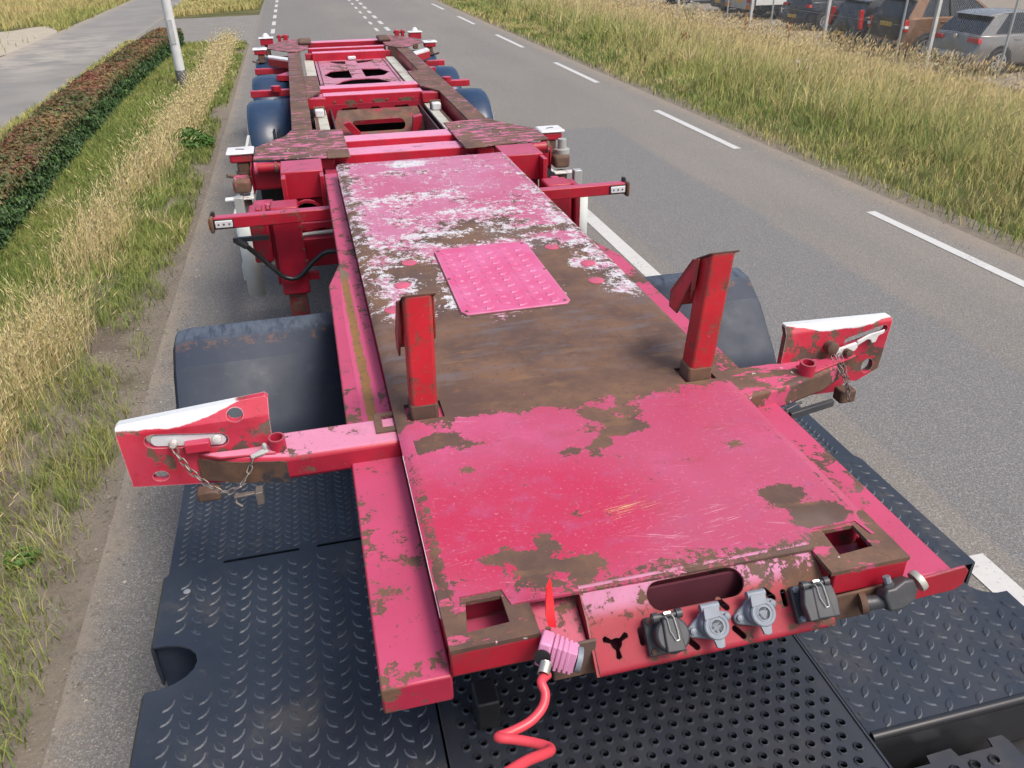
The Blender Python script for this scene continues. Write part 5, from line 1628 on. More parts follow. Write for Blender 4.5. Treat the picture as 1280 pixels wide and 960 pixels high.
def hose():
    root = thing('air_hose', 'red coiled air hose with pink coupling head and red tab plugged into the trailer nose', 'air hose', (.32, 1.02, 1.2))
    # coupling head: ribbed pink block
    Fm = Matrix.Translation((.322, 1.012, 1.222)) @ Euler((R(-16), R(10), R(-28))).to_matrix().to_4x4()
    blk = MB().box(-.030, -.006, -.026, .024, -.026, .026)
    head = part('coupling_head', blk.xform(Fm), MT['pinkplug'], root, .004)
    ribs = MB()
    for k in range(5): ribs.box(-.004 + k * .0095, .0025 + k * .0095, -.025 + k * .0012, .022, -.027, .025 - k * .0012)
    ribs.box(-.006, .044, -.020, .018, -.022, .020)
    part('ribs', ribs.xform(Fm), MT['pinkplug'], head, .0015)
    part('seal', MB().lathe([(0, .024), (.010, .024), (.012, .016)], Fm @ Vector((.044, 0, -.002)), Fm.to_3x3() @ Vector((1, .1, 0)), 16), MT['zinc'], head)
    part('boss', MB().lathe([(0, .016), (.004, .016)], Fm @ Vector((-.018, -.0265, -.002)), Fm.to_3x3() @ Vector((0, -1, 0)), 18), MT['black'], head)
    tab = MB()
    pts = [((.330, 1.050, 1.246), .008), ((.328, 1.060, 1.268), .009), ((.331, 1.075, 1.288), .010), ((.336, 1.100, 1.312), .013)]
    vs, fs = [], []
    for i, (p, hw_) in enumerate(pts):
        tw = (i - 1) * .5
        for sg in (-1, 1):
            for th in (-.0012, .0012): vs.append((p[0] + sg * hw_ * math.cos(tw) - th * math.sin(tw), p[1] + sg * hw_ * math.sin(tw) + th, p[2] + th * .3))
    for i in range(3):
        o = i * 4
        fs += [(o, o + 2, o + 6, o + 4), (o + 1, o + 5, o + 7, o + 3), (o, o + 4, o + 5, o + 1), (o + 2, o + 3, o + 7, o + 6)]
    fs += [(0, 1, 3, 2), (12, 14, 15, 13)]
    part('lock_tab', MB().add(vs, fs), MT['redflag'], head)
    # hose path
    P = [(.2985, .984, 1.228), (.2965, .970, 1.212), (.279, .950, 1.222), (.281, .930, 1.212), (.270, .912, 1.200), (.243, .895, 1.193), (.205, .883, 1.193), (.181, .876, 1.198), (.183, .868, 1.2035),
         (.205, .860, 1.203), (.235, .845, 1.2035), (.2555, .828, 1.2085), (.2555, .812, 1.220), (.235, .790, 1.247), (.200, .760, 1.285), (.160, .725, 1.320), (.11, .68, 1.36), (.06, .60, 1.42), (.10, .5, 1.45)]
    def cr(P, m=8):
        Q = []
        P = [Vector(p) for p in P]
        for i in range(len(P) - 1):
            p0, p1, p2, p3 = P[max(i - 1, 0)], P[i], P[i + 1], P[min(i + 2, len(P) - 1)]
            for k in range(m):
                t = k / m
                Q.append(.5 * ((2 * p1) + (p2 - p0) * t + (2 * p0 - 5 * p1 + 4 * p2 - p3) * t * t + (3 * p1 - p0 - 3 * p2 + p3) * t ** 3))
        return Q + [P[-1]]
    part('hose_line', MB().tube(cr(P[1:]), .0088, 14), MT['hose'], root)
    sp = []
    a, b = Vector(P[0]), Vector(P[2]); d = (b - a); ax = d.normalized(); u = ax.orthogonal().normalized(); v = ax.cross(u)
    for k in range(90):
        t = k / 89 * .62
        sp.append(a + d * t + (u * math.cos(k * .70) + v * math.sin(k * .70)) * .0105)
    part('spring_guard', MB().tube(sp, .0014, 5), MT['steel'], root)


hose()


# --- stanchions
def stanchion(x0, x1, y0, y1, h, lean):
    """square tube post cut on the slant, with a folded guide flap down its back; leans sideways by lean at the top"""
    zb, zt = 1.205, 1.25 + h
    cut = .040                                   # the top falls away to the rear
    def sh(mb):
        mb.v = [(x + lean * max(0.0, (z - 1.25) / h), y, z) for x, y, z in mb.v]
        return mb
    s = T('stanchion', sh(MB().prism([(y0, zb), (y1, zb), (y1, zt - cut), (y0, zt)], x0, x1, 'x')), 'redclean', .009, seg=3)
    T('rusted_foot', sh(MB().box(x0 - .0015, x1 + .0015, y0 - .0015, y1 + .0015, 1.20, 1.285)), 'rust', .008, par=s)
    T('cut_edge', sh(MB().prism([(y0 - .001, zt - .004), (y0 - .001, zt + .001), (y1 + .014, zt - cut - .004), (y1 + .014, zt - cut - .009)], x0 - .003, x1 + .010, 'x')), 'rust', .001, par=s)
    w_ = MB()
    rr = [(y1 - .004, zt - cut), (y1 + .016, zt - cut - .006), (y1 + .120, zt - .185), (y1 + .113, zt - .190), (y1 + .010, zt - cut - .016)]
    w_.prism(rr, x0 - .012, x1 + .012, 'x')
    for xx in (x0 - .012, x1 + .006):
        w_.prism([(y1 - .020, zt - cut + .008), (y1 + .014, zt - cut - .008), (y1 + .117, zt - .186), (y1 + .110, zt - .232), (y1 + .055, zt - .232), (y1 - .002, zt - .11), (y1 - .010, zt - .16), (y1 - .022, zt - .12)], xx, xx + .006, 'x')
    w_.prism([(y1 + .110, zt - .232), (y1 + .118, zt - .186), (y1 + .112, zt - .186), (y1 + .104, zt - .230)], x0 - .010, x1 + .010, 'x')
    T('guide_flap', sh(w_), 'redclean', .002, par=s)


stanchion(.171, .246, 1.880, 1.945, .362, .006)
stanchion(1.000, 1.074, 1.872, 1.938, .392, .030)


# --- front bolster arms with pin-lock end plates
def end_plate_mat(name, zfun, rusty):
    m = M(name)
    x, y, z = m.xyz()
    wob = (m.noise(14, 4, .6) - .5) * .02
    top = m.ss(z + wob - zfun(m, x), -.002, .002)
    n = m.noise(16, 6, .7)
    c = m.mix(m.ss(m.noise(7, 4, .6), .3, .7), (0.44, 0.014, 0.036), (0.48, 0.040, 0.075))
    c = m.mix(m.ss(m.noise(45, 4, .7), .55, .7) * .35, c, (0.25, 0.02, 0.03))
    rm = m.ss(n * .6 + m.noise(3.6, 4, .6) * .55 + rusty, .60, .63)
    c = m.mix(rm, c, rust_color(m, 12))
    wc = m.mix(m.ss(m.noise(22, 5, .7), .66, .70), (0.60, 0.62, 0.63), (0.20, 0.15, 0.12))
    edge = m.ss(m.edge(.004), .1, .3)
    c = m.mix(m.clamp(top + edge * .7), c, wc)
    m.bump(m.noise(50, 4) * .3 - rm, .3, .003)
    return m.out(c, m.clamp(.42 + rm * .35))


MT['plateL'] = end_plate_mat("left_end_plate_paint", lambda m, x: 1.312 + m.ss(x, -.45, -.21) * .050 + m.ss(x * -1.0, .46, .60) * .010, -.045)
MT['plateR'] = end_plate_mat("right_end_plate_paint", lambda m, x: 1.314 + m.ss(x, 1.60, 1.73) * .014 + (1.0 - m.ss(x, 1.35, 1.50)) * .026, .02)


def torus_link(c, d, up, L=.011, r=.0065, tr=.0020):
    d = Vector(d).normalized(); up = Vector(up); up = (up - d * up.dot(d)).normalized()
    pts = []
    for k in range(13):
        a = 2 * math.pi * k / 12
        off = L * .5 * (1 if math.cos(a) > 0 else -1)
        pts.append(Vector(c) + d * (math.cos(a) * r + off) + up * math.sin(a) * r)
    return MB().tube(pts, tr, 5, cap=False)


def chain(path, par):
    mb = MB()
    P = [Vector(p) for p in path]
    seg = [(P[i + 1] - P[i]).length for i in range(len(P) - 1)]
    tot = sum(seg); n = int(tot / .0185)
    for k in range(n):
        s = (k + .5) / n * tot; i = 0
        while s > seg[i] and i < len(seg) - 1: s -= seg[i]; i += 1
        c = P[i].lerp(P[i + 1], s / seg[i]); d = P[i + 1] - P[i]
        upv = (0, -1, .3) if k % 2 else (1, .2, 1)
        l = torus_link(c, d, upv); mb.add(l.v, l.f)
    o = part('chain', mb, MT['chain'], par); o['kind'] = 'stuff'


def lip(Y, zb):
    """upright plate whose top edge leans back as a guide for the container"""
    def f(x, z, h):
        d = max(0.0, z - zb)
        return (x, Y - h + .55 * d, z - .24 * d)
    return f


def arm_left():
    y0, y1, zt, zb = 1.812, 1.945, 1.220, 1.148
    poly = [(.133, y0), (.133, y1), (-.40, y1), (-.40, 1.885), (-.30, y0 + .03), (-.17, y0)]
    a = T('bolster_arm', MB().prism(poly, zb, zt, 'z'), 'arm', .012, label='left bolster arm with rusty dark wedge end', seg=3)
    T('rusty_wedge', MB().prism([(-.175, y0 - .0025), (-.172, y0 + .002), (-.302, y0 + .033), (-.402, 1.888), (-.402, 1.880), (-.304, y0 + .0275)], zb - .004, zt - .010, 'z'), 'wedge', par=a)
    sq = [(.09, 1.885), (.128, 1.885), (.128, 1.945), (.09, 1.945)]
    T('arm_gusset', holed([(.070, 1.862), (.132, 1.862), (.132, 1.962), (.070, 1.962)], [sq], .006, lambda x, y, h: (x, y, 1.226 + h)), 'rust', par=a)
    # end plate
    Y = 1.886
    out = [(-.577, 1.150), (-.245, 1.108), (-.212, 1.122), (-.200, 1.362), (-.208, 1.370), (-.574, 1.342), (-.582, 1.334)]
    sl = slot(-.418, 1.270, .082, .021, R(-8))
    pl = part('end_plate', holed(out, [circ(-.288, 1.327, .021, 18), circ(-.503, 1.172, .020, 18, .016), sl], .022, lip(Y, 1.312), [((-.60, 1.312), (-.19, 1.312)), ((-.60, 1.319), (-.19, 1.319))]), MT['plateL'], a)
    part('lock_bar', MB().prism(slot(-.414, 1.268, .076, .017, R(-8)), Y + .004, Y + .012, 'y'), MT['white'], a, .002)
    part('lock_block', MB().box(-.425, -.362, Y - .020, Y + .006, 1.240, 1.268), MT['plate'], a, .003)
    part('pin_head', MB().lathe([(0, .012), (.010, .011), (.012, .006)], (-.345, Y + .003, 1.263), (0, -1, 0), 12), MT['whiterust'], a)
    part('shackle', MB().lathe([(0, .010), (.012, .012), (.020, .008)], (-.450, Y - .002, 1.270), (0, -1, .2), 10), MT['whiterust'], a)
    # tube socket
    tb = MB().lathe([(-.03, .0215), (.045, .0215), (.045, .0165), (-.02, .0165)], (-.192, 1.862, 1.216), (0, -.12, 1), 22)
    part('tube_socket', tb, MT['plate'], a, 0)
    part('pivot_web', MB().prism([(-.20, 1.836), (-.17, 1.872), (-.40, 1.884), (-.34, 1.850)], 1.218, 1.226, 'z'), MT['arm'], a, .003)
    part('tab', MB().tube([(-.222, 1.850, 1.228), (-.236, 1.842, 1.228), (-.262, 1.834, 1.224)], [.010, .009, .006], 8), MT['galv'], a)
    part('bolt', MB().lathe([(0, .007), (.018, .007), (.022, .004)], (-.225, 1.848, 1.230), (0, 0, 1), 8), MT['galv'], a)
    chain([(-.449, 1.868, 1.268), (-.442, 1.858, 1.245), (-.415, 1.835, 1.205), (-.380, 1.812, 1.172), (-.350, 1.800, 1.152), (-.325, 1.798, 1.150), (-.300, 1.800, 1.160), (-.275, 1.815, 1.186), (-.258, 1.832, 1.218), (-.245, 1.842, 1.228)], a)
    # latch hook below
    hk = MB().tube([(-.312, 1.80, 1.142), (-.316, 1.790, 1.118), (-.300, 1.776, 1.112)], .004, 6)
    hk.prism([(-.318, 1.782), (-.252, 1.788), (-.252, 1.800), (-.318, 1.798)], 1.136, 1.141, 'z'); hk.prism([(-.262, 1.770), (-.244, 1.775), (-.244, 1.806), (-.262, 1.806)], 1.112, 1.150, 'z')
    part('latch_hook', hk, MT['chain'], a, .001)
    part('clamp_foot', MB().box(-.42, -.36, 1.842, 1.880, 1.096, 1.128), MT['rust'], a, .006)


MT['wedge'] = (lambda m: m.out(m.mix(m.ss(m.noise(11, 4, .6) + m.xyz()[0] * .8, .34, .42), rust_color(m, 14), (0.030, 0.032, 0.040)), .6))(M("dark_patched_wedge"))
arm_left()


def arm_right():
    y0, y1, zt, zb = 1.800, 1.945, 1.220, 1.145
    poly = [(1.123, y0 - .03), (1.30, y0), (1.46, y0 + .05), (1.56, 1.905), (1.56, y1), (1.123, y1)]
    a = T('bolster_arm', MB().prism(poly, zb, zt, 'z'), 'armrust', .010, label='right bolster arm, mostly bare rust with pink remnants', seg=3)
    Y = 1.930
    out = [(1.345, 1.125), (1.395, 1.085), (1.58, 1.082), (1.60, 1.120), (1.640, 1.112), (1.715, 1.150), (1.727, 1.330), (1.720, 1.340), (1.358, 1.352), (1.350, 1.345)]
    pl = part('end_plate', holed(out, [circ(1.670, 1.166, .021, 18, .026), slot(1.640, 1.280, .062, .015, R(14))], .022, lip(Y, 1.318), [((1.33, 1.318), (1.74, 1.318)), ((1.33, 1.325), (1.74, 1.325))]), MT['plateR'], a)
    bar = MB().prism([(1.528, 1.222), (1.596, 1.240), (1.604, 1.252), (1.598, 1.268), (1.530, 1.252)], Y - .018, Y - .008, 'y')
    bar.prism([(1.604, 1.256), (1.636, 1.274), (1.648, 1.270), (1.654, 1.258), (1.668, 1.260), (1.674, 1.282), (1.690, 1.288), (1.694, 1.300), (1.640, 1.290), (1.600, 1.272)], Y - .016, Y - .009, 'y')
    part('lock_bar', bar, MT['whiterust'], a, .002)
    part('pin_head', MB().lathe([(0, .020), (.026, .020), (.030, .014)], (1.508, Y - .001, 1.262), (0, -1, .1), 16), MT['rust'], a)
    part('pin_nut', MB().lathe([(0, .012), (.022, .012), (.024, .006)], (1.562, Y - .018, 1.242), (0, -1, .2), 8), MT['rust'], a)
    tb = MB().lathe([(-.03, .027), (.034, .024), (.034, .018), (-.02, .018)], (1.388, 1.855, 1.225), (0, -.1, 1), 22)
    part('tube_socket', tb, MT['plate'], a)
    part('pivot_web', MB().prism([(1.40, 1.84), (1.60, 1.905), (1.60, 1.928), (1.38, 1.90)], 1.219, 1.227, 'z'), MT['plate'], a, .003)
    chain([(1.535, 1.905, 1.240), (1.545, 1.882, 1.200), (1.552, 1.865, 1.165), (1.557, 1.855, 1.125), (1.562, 1.850, 1.098)], a)
    chain([(1.510, 1.905, 1.240), (1.530, 1.880, 1.200), (1.548, 1.860, 1.160), (1.560, 1.852, 1.120)], a)
    hk = MB().prism([(1.300, 1.765), (1.470, 1.800), (1.470, 1.815), (1.300, 1.782)], 1.118, 1.140, 'z')
    hk.tube([(1.275, 1.775, 1.115), (1.285, 1.775, 1.150), (1.345, 1.790, 1.160)], .005, 6)
    part('latch_hook', hk, MT['sock'], a, .002)
    part('clamp_foot', MB().box(1.545, 1.60, 1.865, 1.91, 1.075, 1.12), MT['rust'], a, .006)


arm_right()


# --- marker arms, landing legs, side guards
def sides():
    for s in (-1, 1):
        X = lambda d: XC + s * d
        def bx(d0, d1, *r): return MB().box(min(X(d0), X(d1)), max(X(d0), X(d1)), *r)
        a = T('marker_arm', bx(.50, 1.20, 4.47, 4.535, 1.010, 1.075), 'red', .006, label='arm carrying a small white lamp on the ' + ('left' if s < 0 else 'right'))
        mk = part('marker_lamp', bx(1.10, 1.192, 4.458, 4.470, 1.022, 1.062), MT['white'], a, .004)
        part('lamp_bezel', bx(1.095, 1.197, 4.462, 4.4705, 1.016, 1.068), MT['black'], a, .003)
        for d in (1.118, 1.146, 1.174): part('screw', MB().lathe([(0, .006), (.003, .005)], (X(d), 4.4585, 1.042), (0, -1, 0), 8), MT['rust'], a)
        part('rubber_end', bx(1.20, 1.222, 4.455, 4.55, 0.995, 1.082), MT['rust'], a, .008)
        part('amber_reflector', bx(1.222, 1.228, 4.47, 4.53, 1.01, 1.065), MT['amber'], a, .004)
        part('rubber_tab', bx(1.19, 1.21, 4.50, 4.53, 1.075, 1.10), MT['black'], a, .003)
        # landing leg
        lg = T('landing_leg', bx(.745, .905, 4.62, 4.78, .52, 1.06), 'darkred', .012, label='landing leg on the ' + ('left' if s < 0 else 'right'))
        part('inner_leg', bx(.770, .880, 4.645, 4.755, .14, .53), MT['rustred'], lg, .01)
        part('leg_rib', bx(.905, .925, 4.66, 4.74, .58, 1.05), MT['darkred'], lg, .004)
        if s < 0: part('leg_rib', bx(.95, .985, 4.66, 4.74, .70, 1.05), MT['darkred'], lg, .004)
        part('gearbox', bx(.925, 1.03 if s < 0 else .965, 4.62, 4.80, .74, 1.04), MT['darkred'], lg, .012)
        part('bracket', bx(.68, .745, 4.63, 4.66, .60, .65), MT['darkred'], lg, .004)
        part('foot', bx(.74, .91, 4.60, 4.80, .10, .14), MT['rustred'], lg, .01)
        for k in range(6): part('bolt', MB().lathe([(0, .009), (.006, .008)], (X(.742 if k % 2 else .747), 4.62, .66 + .07 * k), (0, -1, 0), 6), MT['rust'], lg)
        # cross bracing behind the leg
        T('leg_brace', bx(.50, .76, 4.80, 4.86, .62, .80), 'darkred', .006)
        T('leg_brace', bx(.50, .76, 4.80, 4.83, .86, .90), 'darkred', .004)
        T('grey_pipe', MB().tube([(X(.50), 4.75, .855), (X(.78), 4.75, .845)], .012, 8), 'galv')
        # front box under the mid bolster
        T('side_box', bx(.575, .830, 5.00, 5.30, .99, 1.160), 'red', .006)
        T('box_web', bx(.800, .828, 4.90, 5.00, .62, 1.150), 'red', .004)
        T('box_web', bx(.575, .600, 4.90, 5.00, .70, 1.150), 'red', .004)
        T('box_back', bx(.600, .800, 5.02, 5.05, .70, .99), 'darkred', .0)
        T('pipe_ring', MB().lathe([(0, .10), (.03, .10), (.03, .085), (0, .085)], (X(.70), 4.96, .90), (0, -1, 0), 22), 'darkred')
        T('bolster_beam', bx(.60, 1.035, 5.52, 5.75, .92, 1.060), 'red', .022, seg=3)
        T('beam_end', bx(1.028, 1.040, 5.51, 5.76, .905, 1.075), 'red', .012, seg=3)
        T('marker_tab', bx(.90, 1.02 if s < 0 else .96, 5.0, 5.1, .80, .98), 'redpink', .01)
        # aluminium side guard with curled front end
        out, inn = [], []
        path = [(X(1.075), 4.60), (X(1.150), 4.53), (X(1.165), 4.70)][:0]
        vs, fs = [], []
        cur = [(X(1.030), 4.945), (X(1.085), 4.925), (X(1.125), 4.940), (X(1.142), 5.00), (X(1.146), 5.25)]
        for (x, y) in cur: vs += [(x, y, .41), (x, y, .875)]
        for i in range(len(cur) - 1): fs.append((2 * i, 2 * i + 2, 2 * i + 3, 2 * i + 1))
        sg = T('side_guard', MB().add(vs, fs), 'galvwhite')
        so = sg.modifiers.new('solid', 'SOLIDIFY'); so.thickness = .006
        sr = T('guard_post', bx(1.08, 1.135, 5.10, 5.16, .45, 1.0), 'galv', .004, par=sg)
        T('guard_rail', bx(1.150, 1.175, 5.2, 7.7, .42, .52), 'galvwhite', .004)
        T('guard_rail', bx(1.150, 1.175, 5.2, 7.7, .74, .84) if s < 0 else bx(1.150, 1.175, 5.2, 6.0, .70, .80), 'galvwhite', .004)
        # storage crate and dark boxes tucked behind the leg
        T('tool_box', bx(.66, 1.02, 5.9, 6.5, .45, .88), 'black', .015)
        T('grey_bracket', bx(.94, 1.04, 5.10, 5.16, .55, .93), 'galv', .004)
    # bent black handle pipe on the left
    pts = [(-.47, 4.56, .905), (-.44, 4.575, .875), (-.36, 4.58, .78), (-.275, 4.585, .672), (-.248, 4.585, .650), (-.215, 4.585, .638), (-.18, 4.585, .642), (-.15, 4.585, .662), (-.08, 4.585, .73), (-.02, 4.585, .775), (.01, 4.585, .784), (.06, 4.585, .784)]
    hp = T('mudguard_stay', MB().tube(pts, .0145, 10), 'blackpaint')
    T('stay_clamp', MB().lathe([(-.03, .022), (.03, .022)], (-.455, 4.565, .89), (.7, .1, -.6), 10).box(-.50, -.30, 4.57, 4.595, .895, .920), 'sock', par=hp)


MT['rustred'] = worn_red("rusty_inner_leg", base=(0.20, 0.02, 0.025), rust=.56, top_pale=0)
MT['redpink'] = worn_red("pinkish_red_paint", base=(0.52, .05, .11), rust=.36, top_pale=.6)
MT['galvwhite'] = simple("pale_aluminium", (0.50, 0.53, 0.52), .6, .0, sc=4, var=.12, dirt=(.38, .38, .34))
sides()


# --- rear ladder frame
def frame():
    ZT = 1.13
    for s in (-1, 1):
        X = lambda d: XC + s * d
        def bx(d0, d1, *r): return MB().box(min(X(d0), X(d1)), max(X(d0), X(d1)), *r)
        rl = T('main_rail', bx(.600, .752, 5.50, 12.2, 1.112, ZT), 'railtop', .003, label='rusty topped main rail on the ' + ('left' if s < 0 else 'right'))
        T('rail_web', bx(.610, .640, 5.55, 12.15, .78, 1.1115), 'darkred', par=rl)
        T('rail_foot', bx(.600, .752, 5.55, 12.15, .765, .78), 'darkred', par=rl)
        T('rail_side', bx(.744, .752, 5.55, 12.15, .98, 1.1115), 'darkred', par=rl)
        # gooseneck lower extension into the ladder frame
        T('neck_rail', bx(.40, .46, 4.7, 6.2, .80, 1.08), 'darkred', .0)
        # galvanised slider channel inside the rail
        ch = T('slider_channel', bx(.455, .565, 6.25, 7.75, 1.000, 1.020), 'channel', .003)
        T('channel_groove', bx(.535, .560, 6.26, 7.74, 1.0201, 1.0235), 'rust', par=ch)
        ch2 = T('slider_channel', bx(.455, .565, 8.95, 11.05, 1.000, 1.020), 'channel', .003)
        T('slider_side', bx(.400, .412, 6.25, 11.05, .80, 1.015), 'sliderdark')
        T('slider_end', bx(.475, .555, 7.34, 7.42, 1.020, 1.085), 'white', .012)
        T('slider_end_frame', bx(.465, .565, 7.42, 7.44, 1.018, 1.098), 'rust', .006)
        T('square_tube', bx(.46, .545, 11.08, 11.16, 1.00, 1.09), 'red', .006)
        T('square_tube_bore', bx(.480, .525, 11.074, 11.082, 1.022, 1.068), 'darkred')
        # widened plates: mid bolster, mid gusset, rear bolster
        mid = [(.385, 5.36), (.385, 6.22), (.755, 6.30), (.80, 6.12), (1.00, 5.82), (1.005, 5.47), (.60, 5.40)]
        T('bolster_plate', MB().prism([(X(d), y) for d, y in mid], ZT + .003, ZT + .012, 'z'), 'bolstertop', .002, label='rusty bolster plate with pink paint remnants')
        T('rail_cap', bx(.385, .53, 5.34, 5.55, ZT + .0125, ZT + .018), 'rust', .002)
        gus = [(.470, 8.02), (.470, 8.95), (.605, 8.98), (.605, 7.66), (.55, 7.80)]
        T('gusset_plate', MB().prism([(X(d), y) for d, y in gus], ZT - .012, ZT + .004, 'z'), 'railtop', .002)
        T('gusset_face', bx(.44, .60, 7.70, 7.80, 1.03, 1.117), 'red', .006)
        rear = [(.49, 11.2), (.49, 12.3), (.62, 12.34), (.75, 12.25), (1.00, 11.78), (1.00, 11.35), (.75, 10.95), (.60, 10.95)]
        T('bolster_plate', MB().prism([(X(d), y) for d, y in rear], ZT + .003, ZT + .012, 'z'), 'bolstertop', .002, label='rusty rear bolster plate')
        T('rear_post_cap', bx(.44, .60, 11.55, 11.95, ZT + .0125, ZT + .06), 'rust', .02)
        # white sloping guide at rear bolster
        T('white_guide', MB().prism([(X(.752), 10.40), (X(.992), 10.74), (X(.992), 10.95), (X(.752), 10.62)], 1.06, 1.118, 'z'), 'white', .004)
        T('guide_edge', MB().prism([(X(.752), 10.38), (X(.992), 10.72), (X(.992), 10.738), (X(.752), 10.398)], 1.02, 1.10, 'z'), 'red', .003)
        # mid bolster hinge row
        for k, d in enumerate((.655, .80, .90)):
            ln = (.065, .035, .06)[k]
            T('hinge_barrel', MB().lathe([(-ln, .036), (ln, .036)], (X(d + .03), 5.47, 1.085), (1, 0, 0), 18), 'red')
        T('hinge_shaft', MB().tube([(X(.50), 5.47, 1.085), (X(1.00), 5.47, 1.085)], .022, 12), 'rust')
        for d in (.765, .865, .995): T('hinge_collar', MB().lathe([(-.009, .042), (.009, .042)], (X(d), 5.47, 1.083), (1, 0, 0), 18), 'armrust')
        T('hinge_block', bx(.485, .60, 5.42, 5.52, 1.05, 1.125), 'red', .012)
        # twistlock heads
        def twistlock(y, nm='twistlock'):
            tw = T(nm, bx(1.008, 1.19, y - .09, y + .09, 1.128, 1.148), 'white', .012, label='twistlock with white top plate')
            sl_ = MB().prism(slot(X(1.10), y + .005, .024, .008, R(20) * s), 1.1481, 1.150, 'z'); part('lock_slot', sl_, MT['black'], tw)
            part('lock_body', bx(1.02, 1.17, y - .08, y + .06, 1.075, 1.127), MT['red'], tw, .01)
            part('lock_stem', bx(1.05, 1.13, y - .07, y + .03, 1.00, 1.075), MT['rust'], tw, .012)
            part('lock_nut', MB().lathe([(0, .055), (.025, .055)], (X(1.09), y - .04, .985), (0, 0, 1), 16), MT['rust'], tw)
            part('lock_handle', MB().tube([(X(1.09), y - .04, .995), (X(1.15), y - .10, .99), (X(1.20), y - .13, 1.01)], .012, 8), MT['rust'], tw)
        twistlock(5.76); twistlock(11.4)
        # second, folded lock in front of the beam
        fl = T('folded_lock', bx(1.045, 1.16, 5.44, 5.60, .93, 1.02), 'armrust' if s < 0 else 'rust', .02)
        part('lock_plate', bx(1.035, 1.22, 5.40, 5.46, .900, .912), MT['whiterust'], fl, .003)
        part('lock_stub', MB().lathe([(0, .045), (.05, .045), (.06, .03)], (X(1.10), 5.47, .85), (0, 0, 1), 14), MT['rust'], fl)
        if s > 0: part('lock_cone', MB().lathe([(0, .055), (.03, .055), (.035, .032), (.10, .030)], (X(1.12), 5.52, 1.02), (0, 0, 1), 16), MT['galv'], fl)
        # rear-most corner posts
        rp = T('corner_post', bx(.94, 1.11, 12.22, 12.36, 1.085, 1.170), 'red', .008)
        part('post_cap', bx(.93, 1.13, 12.21, 12.37, 1.170, 1.182), MT['white'], rp, .008)
        part('cap_knob', MB().lathe([(0, .05), (.02, .045), (.05, .02)], (X(1.03), 12.3, 1.182), (0, 0, 1), 14), MT['white'], rp)
        part('post_stem', bx(.99, 1.06, 12.25, 12.33, .95, 1.085), MT['rust'], rp, .01)
        lug = T('rear_lug', bx(.74, .80, 12.24, 12.32, 1.12, 1.21), 'red', .008)
        part('lug_plate', bx(.83, .87, 12.24, 12.32, 1.12, 1.21), MT['red'], lug, .008)
        part('lug_pin', MB().tube([(X(.72), 12.28, 1.18), (X(.89), 12.28, 1.18)], .014, 8), MT['rust'], lug)
        # wheels, fenders
        for k, y in enumerate((8.35, 9.95, 11.55)):
            ty = MB().lathe([(-.17, .30), (-.185, .44), (-.14, .475), (.14, .475), (.185, .44), (.17, .30)], (X(.965), y, .475), (1, 0, 0), 36)
            t = T('tyre', ty, 'tyre')
            part('rim', MB().lathe([(-.15, .29), (.02, .27), (.12, .26), (.13, .10), (.16, .09), (.165, .001)], (X(.965), y, .475), (s, 0, 0), 28), MT['galv'], t)
            fv, ff = [], []
            nseg = 16
            for i in range(nseg + 1):
                a = R(-8 + 196 * i / nseg)
                rr = .545
                yy = y - rr * math.cos(a); zz = .475 + rr * math.sin(a)
                for d, dr in ((.770, 0), (1.08, 0), (1.14, .008), (1.172, .035), (1.178, .075)):
                    fv.append((X(d), y - (rr - dr) * math.cos(a), .475 + (rr - dr) * math.sin(a)))
            for i in range(nseg):
                for q in range(4): ff.append((i * 5 + q, i * 5 + q + 1, i * 5 + q + 6, i * 5 + q + 5))
            f = T('wheel_fender', MB().add(fv, ff), 'navyfender', ang=60)
            so = f.modifiers.new('solid', 'SOLIDIFY'); so.thickness = .008
            # pale rim line on the outer lip
            part('fender_lip', MB().tube([(X(1.180), y - .470 * math.cos(R(-8 + 196 * i / 20)), .475 + .470 * math.sin(R(-8 + 196 * i / 20))) for i in range(21)], .006, 6), MT['galv'], f)
            # fender bracket
            part('fender_bracket', MB().tube([(X(.94), y - .548, .60), (X(.94), y - .50, .74), (X(.94), y - .43, .835)], .010, 6).tube([(X(.90), y - .548, .60), (X(.90), y - .50, .74), (X(.90), y - .44, .83)], .010, 6), MT['black'], f)
            part('marker_lens', bx(1.00, 1.10, y - .55, y - .535, .64, .70), MT['lampred'], f, .006)
            if k < 2: T('fender_crossbar', bx(.74, 1.165, y + .72, y + .80, .93, .995), 'red', .006)
            T('fender_gusset', MB().prism([(X(.752), y - .02 + .10), (X(.90), y - .30 + .1), (X(.752), y - .36 + .1)], .985, 1.045, 'z') if k == 1 else MB().box(min(X(.74), X(.77)), max(X(.74), X(.77)), y - .2, y + .2, .85, 1.0), 'red', .004)
        T('crossbar_lug', MB().lathe([(0, .05), (.05, .05), (.055, .02)], (X(.90), 9.02, .995), (0, 0, 1), 14), 'red')
    # axles
    for y in (8.35, 9.95, 11.55): T('axle', MB().tube([(XC - .85, y, .475), (XC + .85, y, .475)], .07, 14), 'black')
    # cross beams, each a pink topped box with a step
    def beam(y0, y1, z0, z1, hw=.61, nm='cross_beam', mat='beam'): return T(nm, MB().box(XC - hw, XC + hw, y0, y1, z0, z1), mat, .006)
    beam(5.86, 6.06, 1.045, 1.128, .585); beam(5.50, 5.70, 1.015, 1.118, .585); beam(5.70, 5.86, 1.00, 1.085, .585)
    beam(4.80, 5.50, .90, 1.06, .56, 'neck_cross_plate', 'darkred')
    beam(8.14, 8.34, 1.06, 1.128, .56); bm_ = beam(7.78, 7.96, 1.00, 1.122, .46); beam(7.96, 8.14, 1.00, 1.085, .56)
